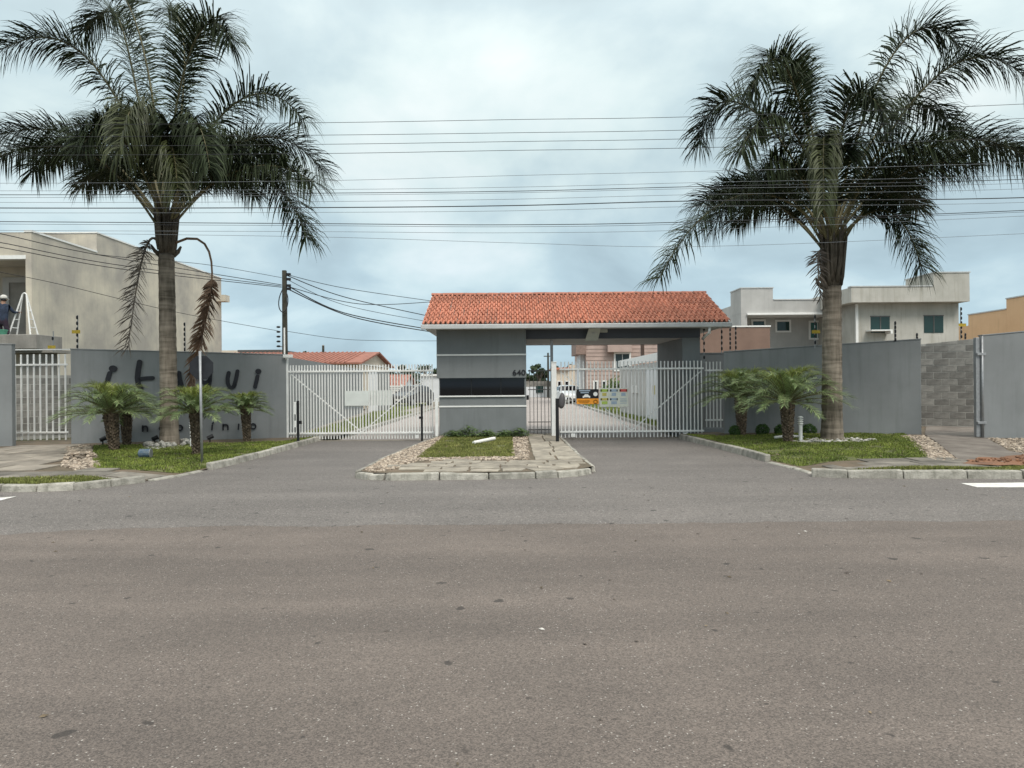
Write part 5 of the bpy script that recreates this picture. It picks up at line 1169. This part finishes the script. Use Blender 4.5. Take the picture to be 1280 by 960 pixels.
mb = MB(); mb.box(X(1083,D), X(1109,D), D-.5, D-.02, Z(1096,414.5,D), Z(1096,413,D)); mb.box(X(1106.5,D), X(1109,D), D-.5, D-.02, Z(1096,418,D), Z(1096,414.6,D)); mb.build('shelf', M_trim, t)
t = thing('peach_house', 'peach rendered flat-roofed house at the right edge', 'house', (25, 38, 0))
PXx = X(1211,39.0)
mb = MB(); mb.box(PXx, PXx+9, 36.0, 39.0, -.1, Z(1211,394,39)); mb.box(PXx+.003, PXx+9, 30.0, 35.998, -.1, Z(1262,374,36)); mb.box(PXx+.6, PXx+9, 39.002, 41.5, -.1, Z(1211,394,39)-.5); mb.build('wall', M_orange, t)
MB().box(PXx-.03, PXx+9, 36.0, 39.03, Z(1211,394,39)+.002, Z(1211,394,39)+.06).build('coping', M_gutter, t); MB().box(PXx-.03, PXx+9, 29.97, 36.03, Z(1262,374,36)+.002, Z(1262,374,36)+.06).build('coping', M_gutter, t)

# ------------------------------------------------------------------ inside the estate
wl0 = (-6.62, 20.9); wl1 = (-8.15, 38.8)
t = thing('estate_wall', 'grey wall running back behind the left driveway gate', 'wall', (-7.3, 30, 0))
mb = MB(); mb.hexa([(wl0[0]-.2,wl0[1],0),(wl0[0],wl0[1],0),(wl1[0],wl1[1],0),(wl1[0]-.2,wl1[1],0),(wl0[0]-.2,wl0[1],2.45),(wl0[0],wl0[1],2.45),(wl1[0],wl1[1],2.45),(wl1[0]-.2,wl1[1],2.45)]); mb.build('wall_panel', M_grey, t)
MB().box(X(461,40), X(471,40), 39.9, 40.3, 0, 2.45).build('pillar', M_farw, t, bevel=.02); MB().box(X(471.5,40.5), X(487,40.5), 40.4, 40.6, 0, 2.4).build('side_panel', M_grey, t)
def gable_house(name, label, x0, x1, y0, y1, ez, rz, wm, along_x=True):
    t = thing(name, label, 'house', ((x0+x1)/2, y0, 0)); ym = (y0+y1)/2
    MB().prism([(x1,y0,-.1),(x1,y1,-.1),(x1,y1,ez),(x1,ym,rz),(x1,y0,ez)], (x0-x1,0,0)).build('wall', wm, t)
    rf_ = MB(); s = (rz-ez)/(ym-y0); o_ = .45
    for sg, ya in ((-1, y0-o_), (1, y1+o_)):
        rf_.hexa([(x0-.3,ya,ez-o_*s+.02),(x1+.3,ya,ez-o_*s+.02),(x1+.3,ym,rz+.02),(x0-.3,ym,rz+.02),(x0-.3,ya,ez-o_*s+.12),(x1+.3,ya,ez-o_*s+.12),(x1+.3,ym,rz+.13),(x0-.3,ym,rz+.13)])
    r_ = rf_.build('roof', M_tilef, t)
    bb = MB()
    for k in range(int((x1-x0)/.3)):
        xx = x0-.25+k*.3; bb.tube([(xx, y0-o_, ez-o_*s+.14), (xx, ym, rz+.14)], .05, 5)
    q = bb.build('tile_rows', M_tilef, r_); q['kind'] = 'stuff'
    return t
bh = gable_house('tile_roof_house', 'beige house with a red tile gable roof beyond the left gate', -19, -9.5, 44, 55, 2.95, 3.78, M_beige)
MB().box(-9.497, -9.44, 43.9, 55.1, 2.9, 2.96).build('eave_board', M_trim, bh)
gable_house('tile_roof_house', 'low house with a small red tile roof far behind the parked car', -16, -10.5, 68, 76, 1.5, 2.5, M_farw)
t = thing('white_house', 'pale plain house end right behind the left gate by the gatehouse', 'house', (-6.5, 62, 0)); MB().box(X(527,62), X(552,62), 62, 70, 0, Z(535,470,62)).build('wall', M_farw, t); MB().box(X(526,62), X(553,62), 61.8, 70.2, Z(535,470,62)+.002, Z(535,470,62)+.15).build('coping', M_trim, t)
t = thing('slat_fence', 'white horizontal slat fence behind the parked dark car', 'fence', (-9, 54, 0))
fx0, fx1 = X(484,54), X(520,54)
for k in range(8): MB().box(fx0, fx1, 54, 54.03, .25+k*.17, .36+k*.17).build('slat', M_white, t)
for xx in (fx0, (fx0+fx1)/2, fx1): MB().box(xx-.04, xx+.04, 54.035, 54.1, 0, 1.65).build('post', M_white, t)
# far roofs over the lettered wall
t = thing('far_house', 'far pale house roof line showing above the lettered wall', 'house', (-21, 60, 0))
MB().box(X(277,58), X(300,58), 58, 64, 0, Z(290,438,58)).build('wall', M_beige, t); MB().box(X(300,58)+.01, X(352,58), 58.1, 64, 0, Z(320,440,58)).build('annex', M_farw, t); MB().box(X(299,58), X(352,58), 57.7, 64.2, Z(320,440,58)+.002, Z(320,437.5,58)).build('roof', M_dsteel, t)
# right side: carport, grey side wall, door
t = thing('carport', 'white-edged carport roof behind the right gate', 'carport', (7, 30, 0))
MB().box(5.6, 6.4, 24.6, 37, 2.62, 2.66).build('ceiling', M_soffit, t); MB().box(5.56, 5.598, 24.5, 37.1, 2.45, 2.76).build('fascia', M_trim, t); MB().box(5.6, 6.4, 24.5, 24.56, 2.45, 2.76).build('fascia', M_trim, t)
MB().box(5.72, 5.86, 31.4, 31.54, 2.67, 3.5).build('post', mat('dark_brown_paint', (.07,.045,.035), .6), t)
t = thing('side_wall', 'grey side wall with a white door behind the right gate', 'wall', (6.3, 28, 0))
MB().box(5.60, 5.80, 25.3, 36.5, .08, 2.40).build('wall_panel', M_rh1, t); MB().box(5.35, 5.599, 25.32, 25.5, .08, 2.42).build('wall_return', M_grey, t)
dr = MB().box(5.56, 5.598, 26.9, 29.6, .12, 2.2).build('door', M_farw, t, bevel=.01); MB().box(5.54, 5.558, 27.6, 28.0, 1.15, 1.5).build('door_plate', M_olive_p, dr)
for y_ in (31.6, 32.6): MB().box(5.53, 5.598, y_, y_+.3, 1.15, 1.5).build('meter_box', M_trim, t)
t = thing('boundary_wall', 'dark grey inner wall seen between the white railing bars by the pillar', 'wall', (6.3, 22.2, 0))
MB().box(5.62, 8.5, 22.2, 22.38, -.05, 2.50).build('wall_panel', M_grey, t); MB().box(5.60, 8.52, 22.18, 22.40, 2.502, 2.53).build('coping', M_grey, t)
# pink clad house, board by board on the face toward the gate
Dp = 55.0; hx0 = X(733,Dp)
t = thing('clad_house', 'pinkish two-storey house with horizontal cladding behind the right gate', 'house', (hx0+5, Dp, 0))
MB().box(hx0, hx0+14, Dp, Dp+10, -.1, 7.2).build('wall', M_pink, t)
z = .2
while z < 6.9:
    MB().hexa([(hx0-.01,Dp-.05,z),(hx0+14,Dp-.05,z),(hx0+14,Dp-.002,z),(hx0-.01,Dp-.002,z),(hx0-.01,Dp-.02,z+.27),(hx0+14,Dp-.02,z+.27),(hx0+14,Dp-.002,z+.27),(hx0-.01,Dp-.002,z+.27)]).build('cladding_board', M_pink, t); z += .29
MB().box(X(720,Dp), hx0-.015, Dp-.2, Dp+4, Z(726,443,Dp), 7.0).build('bay', mat('brown_bay_paint', (.27,.19,.16), .8), t)
MB().box(X(725.5,Dp+1), hx0-.02, Dp+1, Dp+4, 0, Z(726,443,Dp)-.003).build('side_wall', M_farw, t)
MB().box(X(760,Dp-.5), X(790,Dp-.5), Dp-.6, Dp-.06, Z(775,440,Dp-.5), 6.5).build('bay', M_pink, t)
window(t, X(769.5,Dp), X(786.5,Dp), Z(778,462,Dp), Z(778,442.5,Dp), Dp-.06, M_curt, fw=.13, mull=1)
for px in (744, 755): window(t, X(px-1.6,Dp), X(px+1.6,Dp), Z(px,488,Dp), Z(px,477,Dp), Dp-.06, M_glassd, fw=.09)
# far peach house and pale walls at the end of the street
t = thing('far_house', 'far peach house beyond the white car at the street end', 'house', (4.5, 78, 0))
fx = X(695,78); mb = MB(); mb.box(fx, X(724,78), 78, 86, 0, Z(705,462,78)); mb.build('wall', M_beige, t); MB().box(X(712,78), X(722,78), 77.9, 80, Z(715,462,78)+.002, Z(715,456,78)).build('upper_wall', M_beige, t); MB().box(fx-.3, X(713,78), 77.6, 86, Z(705,462,78)+.003, Z(705,459.5,78)).build('roof', M_tile, t)
for px in (700, 709): window(t, X(px-2.4,78), X(px+2.4,78), Z(px,486,78), Z(px,477,78), 77.98, M_glassd, fw=.08)
t = thing('far_wall', 'pale garage front closing the street end behind the pedestrian gate', 'wall', (2.4, 84, 0))
MB().box(X(646,84), X(692,84), 84, 84.3, 0, Z(670,483.5,84)).build('wall_panel', M_farw, t); MB().box(X(646,84), X(692,84), 84.05, 90, Z(670,483.5,84)+.002, Z(670,476.5,84)).build('upper_wall', M_concr, t); MB().box(X(670,84), X(679,84), 83.9, 83.99, Z(670,491,84), Z(670,482.5,84)).build('shutter', M_glassg, t)
# cars
def car(label, loc, rz, paint, lights=True, light_m=M_lamp):
    t = thing('parked_car', label, 'car', (0,0,0)); OFF[t.name] = Vector()
    Lc, Wc = 4.1, 1.72
    def loop(y, pts): return [(x_, y, z_) for x_, z_ in pts]
    # cross-sections along the length, half profile mirrored: (y, half width low, z low, belt width, belt z, roof width, roof z)
    secs = [(-2.05,.70,.35,.72,.62,.66,.66),(-1.95,.80,.25,.82,.72,.72,.76),(-1.2,.86,.22,.86,.86,.76,.90),(-.75,.86,.22,.86,.92,.70,1.02),(-.1,.86,.22,.86,.94,.60,1.42),(.7,.86,.22,.86,.95,.59,1.47),(1.4,.86,.22,.85,.95,.58,1.40),(1.85,.84,.25,.82,.94,.62,1.05),(2.05,.74,.35,.75,.8,.68,.86)]
    mb = MB(); n = 10
    for (y, wl, zl, wb, zb, wr, zr) in secs:
        h = [(wl*.9,zl),(wl,zl+.12),(wb,zb),(wr,zr-.04),(wr*.85,zr)]
        for x_, z_ in h: mb.v.append(Vector((x_, y, z_)))
        for x_, z_ in reversed(h): mb.v.append(Vector((-x_, y, z_)))
    for i in range(len(secs)-1):
        for j in range(n): mb.f.append((i*n+j, i*n+(j+1)%n, (i+1)*n+(j+1)%n, (i+1)*n+j)); mb.m.append(0)
    mb.f.append(tuple(range(n))); mb.f.append(tuple(reversed(range((len(secs)-1)*n, len(secs)*n)))); mb.m += [0,0]
    mb.build('body', paint, t, smooth=False, local=True, bevel=.02)
    MB().hexa([(-.66,-.74,1.03),(.66,-.74,1.03),(.63,-.66,1.04),(-.63,-.66,1.04),(-.57,-.20,1.395),(.57,-.20,1.395),(.56,-.14,1.36),(-.56,-.14,1.36)]).build('windscreen', M_glassd, t, local=True)
    MB().hexa([(-.56,1.50,1.36),(.56,1.50,1.36),(.55,1.42,1.34),(-.55,1.42,1.34),(-.60,1.85,1.085),(.60,1.85,1.085),(.60,1.76,1.05),(-.60,1.76,1.05)]).build('rear_window', M_glassd, t, local=True)
    for s in (-1, 1):
        MB().hexa([(s*.87,-.45,.99),(s*.87,1.55,.99),(s*.80,1.5,.98),(s*.80,-.5,.98),(s*.68,-.04,1.345),(s*.675,1.3,1.345),(s*.60,1.3,1.33),(s*.60,-.04,1.33)]).build('side_window', M_glassd, t, local=True)
        MB().box(min(s*.42,s*.72), max(s*.42,s*.72), -2.08, -1.96, .56, .68).build('headlight', light_m, t, local=True, bevel=.02); MB().box(min(s*.48,s*.74), max(s*.48,s*.74), 2.0, 2.075, .66, .82).build('tail_light', M_red_p, t, local=True, bevel=.02)
        MB().box(min(s*.86,s*1.0), max(s*.86,s*1.0), -.55, -.45, .92, 1.04).build('mirror', paint, t, local=True, bevel=.02)
        for yy in (-1.28, 1.28):
            wh = MB().tube([(s*.66,yy,.30),(s*.70,yy,.30),(s*.84,yy,.30),(s*.87,yy,.30)], [.28,.30,.30,.28], 20).build('wheel', M_rubber, t, local=True, smooth=False); MB().tube([(s*.872,yy,.30),(s*.882,yy,.30)], [.19,.17], 14).build('rim', M_steel, wh, local=True)
    MB().box(-.5,.5,-2.07,-2.0,.34,.5).build('grille', M_black, t, local=True); MB().box(-.2,.2,-2.09,-2.072,.42,.52).build('number_plate', M_trim, t, local=True)
    t.location = loc; t.rotation_euler = (0,0,rz); return t
car('white car parked on the street seen through the right gate', (X(710,58), 58, .006), .12, M_carw)
car('dark car parked on the driveway seen through the left gate', (X(513,50), 50.5, .105), -.35, M_card)
# small planting in front of the clad house
mb = MB(); rnd.seed(77)
for i in range(6): leaf_blob(mb, (X(762+i*5,48), 48+rnd.uniform(-.5,.5), .8+.3*rnd.random()), .6, .5, .85+.4*rnd.random(), 420, .11, .7)
tag(mb.build('hedge', M_cover, None, recalc=False), 'green garden hedge in front of the pinkish clad house', 'hedge')

# ------------------------------------------------------------------ trees in the distance
def tree(label, px, D, ytop, wpx, hpx, n, grp, seed):
    rnd.seed(seed); x_ = X(px, D); zt = Z(px, ytop, D); rw = wpx*D/F/2; rh = hpx*D/F/2
    t = thing('tree', label, 'tree', (x_, D, 0), grp)
    tr = MB(); tr.tube([(x_,D,-.1),(x_+.1,D,zt*.4),(x_,D,zt*.75)], [.32,.24,.10], 8)
    for k in range(6):
        an = k*1.05; tr.tube([(x_,D,zt*.45+.05*k), (x_+math.cos(an)*rw*.35, D+math.sin(an)*rw*.35, zt*.62), (x_+math.cos(an)*rw*.7, D+math.sin(an)*rw*.7, zt*.72)], [.13,.09,.03], 5)
    tr.build('trunk', M_treetr, t, smooth=True)
    cm_ = MB()
    for k in range(n):
        an = rnd.uniform(0,6.28); rr = rw*math.sqrt(rnd.random())*.85; cz = zt-rh+rnd.uniform(-.8,.75)*rh*(1-.55*(rr/rw)**2); s = rw*rnd.uniform(.18,.34)
        leaf_blob(cm_, (x_+math.cos(an)*rr, D+math.sin(an)*rr, cz), s*1.1, s*1.1, s*.8, 130, .012*D/4.5, .8)
    cm_.build('crown', M_tree, t, recalc=False)
G1 = 'dark trees behind the estate'
tree('dark tree right of the beige gable roof', 498, 95, 455, 44, 32, 16, G1, 1); tree('dark bushy tree just left of the gatehouse wall', 531, 92, 453, 46, 40, 18, G1, 2)
tree('small dark treetop above the red tile roof beside the utility pole', 382, 80, 439, 12, 12, 8, G1, 3); tree('dark tree filling the gap behind the parked car', 508, 88, 462, 60, 36, 18, G1, 4)
tree('dark tree crown left of the slim pole behind the pedestrian gate', 674, 100, 454, 22, 22, 10, G1, 5); tree('low green tree mass over the pale garage front', 664, 104, 462, 44, 24, 14, G1, 6)
tree('dark tree above the far peach house', 708, 98, 455, 34, 18, 12, G1, 7); tree('dark tree behind the gatehouse hidden mostly by its wall', 590, 110, 455, 60, 40, 14, G1, 8)

# ------------------------------------------------------------------ utility poles and cables
D = 30.0; a = P(355.5, 338, D); s = 2.9*D/F
t = thing('utility_pole', 'dark weathered utility pole behind the left gate', 'pole', (a.x, D, 0))
mb = MB(); mb.hexa([(a.x-s*1.15,D-s,-.1),(a.x+s*1.15,D-s,-.1),(a.x+s*1.15,D+s,-.1),(a.x-s*1.15,D+s,-.1),(a.x-s*.85,D-s*.8,a.z),(a.x+s*.85,D-s*.8,a.z),(a.x+s*.85,D+s*.8,a.z),(a.x-s*.85,D+s*.8,a.z)]); mb.build('shaft', M_polew, t, bevel=.02)
MB().tube([(a.x+.02,D-s-.03,.5),(a.x+.02,D-s-.03,Z(355,410,D))], .035, 6).build('conduit', M_trim, t)
for py in (343, 349, 357, 361): MB().box(a.x+s*.8, a.x+s*.8+.18, D-.06, D+.06, Z(360,py,D)-.05, Z(360,py,D)+.05).build('clamp', M_black, t)
for k in range(5): MB().lathe((X(349.5,D), D-.1, Z(349,433-k*6,D)), [(.05,-.04),(.10,0),(.05,.04)], 8).build('insulator', M_black, t)
MB().box(X(349.5,D)-.015, a.x-s, D-.115, D-.085, Z(349,434,D), Z(349,432.8,D)).build('bracket', M_steel, t)
lp = [P(353,362,D-.2),P(341,385,D-.2),P(352,400,D-.2),P(361,396,D-.2),P(362,372,D-.2),P(358,366,D-.2)]
MB().tube([bez(lp, i/20) for i in range(21)], .022, 5).build('cable_loop', M_cable, t, smooth=True)
for px, py, D_, lb in ((404,432,60,'short far pole rising over the red tile roof'),(685,441,82,'slim far pole behind the pedestrian gate')):
    q = P(px, py, D_); t = thing('utility_pole', lb, 'pole', (q.x, D_, 0)); MB().tube([(q.x,D_,0),(q.x,D_,q.z)], [.14,.10], 8).build('shaft', M_polew, t); MB().box(q.x-.5, q.x+.5, D_-.13, D_-.02, q.z-.45, q.z-.35).build('crossarm', M_polew, t) if px > 600 else MB().lathe((q.x,D_,q.z+.002), [(.11,0),(.03,.06)], 8).build('cap', M_concr, t)
# street cables pass in front of the palms; each keeps its own height and sag
def cable(label, pts, D, r=.009, m=M_cable, grp='power and telephone cables across the street'):
    q = [P(px, py, d) for (px, py), d in zip(pts, D if hasattr(D, '__len__') else [D]*len(pts))]
    out = []
    for i in range(len(q)-1):      # catmull-rom through the points
        p0, p1, p2, p3 = q[max(i-1,0)], q[i], q[i+1], q[min(i+2,len(q)-1)]
        for k in range(10):
            u = k/10; out.append(.5*((2*p1)+(p2-p0)*u+(2*p0-5*p1+4*p2-p3)*u*u+(3*p1-p0-3*p2+p3)*u**3))
    out.append(q[-1]); c = out[len(out)//2]
    o = MB().tube(out, r, 5).build('overhead_cable', m, None, smooth=True, origin=tuple(c)); return tag(o, label, 'cable', grp)
DC = 11.6
ordn = ['topmost','second','third','fourth','fifth','sixth','seventh','eighth','ninth','tenth','eleventh','twelfth','thirteenth','fourteenth','fifteenth']
rows = [(156,153.5,149.5,145.5,130),(171,169,166,162,148),(183,180.5,177,173,160),(194,192,188,184.5,172),(229,226,219.5,214,203),
        (238.5,237,234,228,219),(243.5,241.5,239,233,224),(247,244,241,235.5,229),(253,252,249,243,236),(260,259.5,257,251,247),(266,265.5,263.5,258,253),
        (277,279.5,281,277,263),(280,282,283.5,279.5,265),(288,289.5,291,287,270),(291,296,303.5,308,292)]
thick = {9:.0085, 11:.0065, 6:.006}
for i, ys in enumerate(rows):
    pts = [(-420,ys[0]-3),(0,ys[0]),(390,ys[1]),(640,ys[2]),(880,ys[3]),(1280,ys[4]),(1700,ys[4]-22)]
    cable('%s overhead cable from the top, stretched across the whole street' % ordn[i], pts, DC+.12*(i % 3)+(.6 if i > 4 else 0), thick.get(i, 0.0042 if i < 4 else .0033), M_cable if i in (0, 1, 2, 3, 9, 11, 12, 6) else M_cableg)
fan = [((358,343),(430,360),(545,377),.014,'topmost cable from the utility pole toward the tiled roof'),((358,344),(430,371),(540,396),.02,'second cable fanning from the utility pole to the gatehouse'),((358,349),(430,381),(540,403),.012,'third cable fanning from the utility pole to the gatehouse'),((359,357),(430,391),(545,413),.024,'thick lower cable from the utility pole to the gatehouse'),((359,361),(440,396),(546,416),.024,'lowest thick cable from the utility pole to the gatehouse'),((359,358),(450,380),(545,377),.016,'sagging cable rising from the pole to the ridge')]
for a_, b_, c_, r_, lb in fan: cable(lb, [a_, b_, c_], [30, 32, 35], r_, M_cable, 'cables fanning from the utility pole')
lf = [((-60,283),(0,292),(120,318),(352,356),'cable sloping down across the raw house, uppermost'),((-60,303),(0,309),(150,336),(352,359),'cable sloping down across the raw house, lowest'),((-60,296),(0,303),(140,330),(352,357.5),'cable sloping down across the raw house, middle'),((120,318),(180,324),(260,331),(352,347),'short thin cable between left palm and utility pole'),((-60,330),(60,352),(220,390),(350,414),'thin cable sloping low across the raw house wall'),((358,414),(430,424),(500,426),(560,426),'thin slack cable low behind the left gate')]
for a_, b_, c_, d_, lb in lf: cable(lb, [a_, b_, c_, d_], [22, 24, 27, 30] if a_[0] < 200 else [30, 32, 34, 36], .015 if 'thin' not in lb else .010, M_cable, 'cables sloping to the utility pole')

# ------------------------------------------------------------------ litter on the asphalt
rnd.seed(91); mb = MB()
for i in range(200):
    x_ = rnd.uniform(-9, 9); y_ = rnd.uniform(2.2, 14); 
    if abs(x_) > y_*.85: continue
    s = rnd.uniform(.004,.014)*(1+y_*.05); an = rnd.uniform(0,6.28); z = .005 if y_ < 7.5 else .009; ca, sa = math.cos(an)*s, math.sin(an)*s
    if y_ > 11.2: continue
    o = len(mb.v); mb.v += [Vector((x_-ca*1.6,y_-sa*1.6,z)), Vector((x_+sa*.7,y_-ca*.7,z+s*.5)), Vector((x_+ca*1.6,y_+sa*1.6,z+s*.25)), Vector((x_-sa*.7,y_+ca*.7,z))]; mb.f.append((o,o+1,o+2,o+3)); mb.m.append(1 if rnd.random() < .2 else 0)
tag(mb.build('litter', [M_debris, M_chip], None, recalc=False), 'tiny scraps of dry leaf and grit on the asphalt', kind='stuff')

# fallen leaves and bare scraps lying in the lawns
rnd.seed(92)
for pl, zf, n in ((lawnL, zL, 260), (lawnR, zR, 260), (gI, zI, 90)):
    mb = MB()
    for x_, y_ in pts_in(pl, n):
        sz = rnd.uniform(.015, .05); an = rnd.uniform(0, 6.28); ca, sa = math.cos(an)*sz, math.sin(an)*sz; z = zf(x_, y_)+.03+.04*rnd.random(); o = len(mb.v)
        mb.v += [Vector((x_-ca, y_-sa, z)), Vector((x_+sa*.4, y_-ca*.4, z+.012)), Vector((x_+ca, y_+sa, z+.006)), Vector((x_-sa*.4, y_+ca*.4, z+.002))]; mb.f.append((o, o+1, o+2, o+3)); mb.m.append(0)
    tag(mb.build('fallen_leaves', M_debris, None, recalc=False), 'dry fallen leaves scattered over the lawn', kind='stuff')
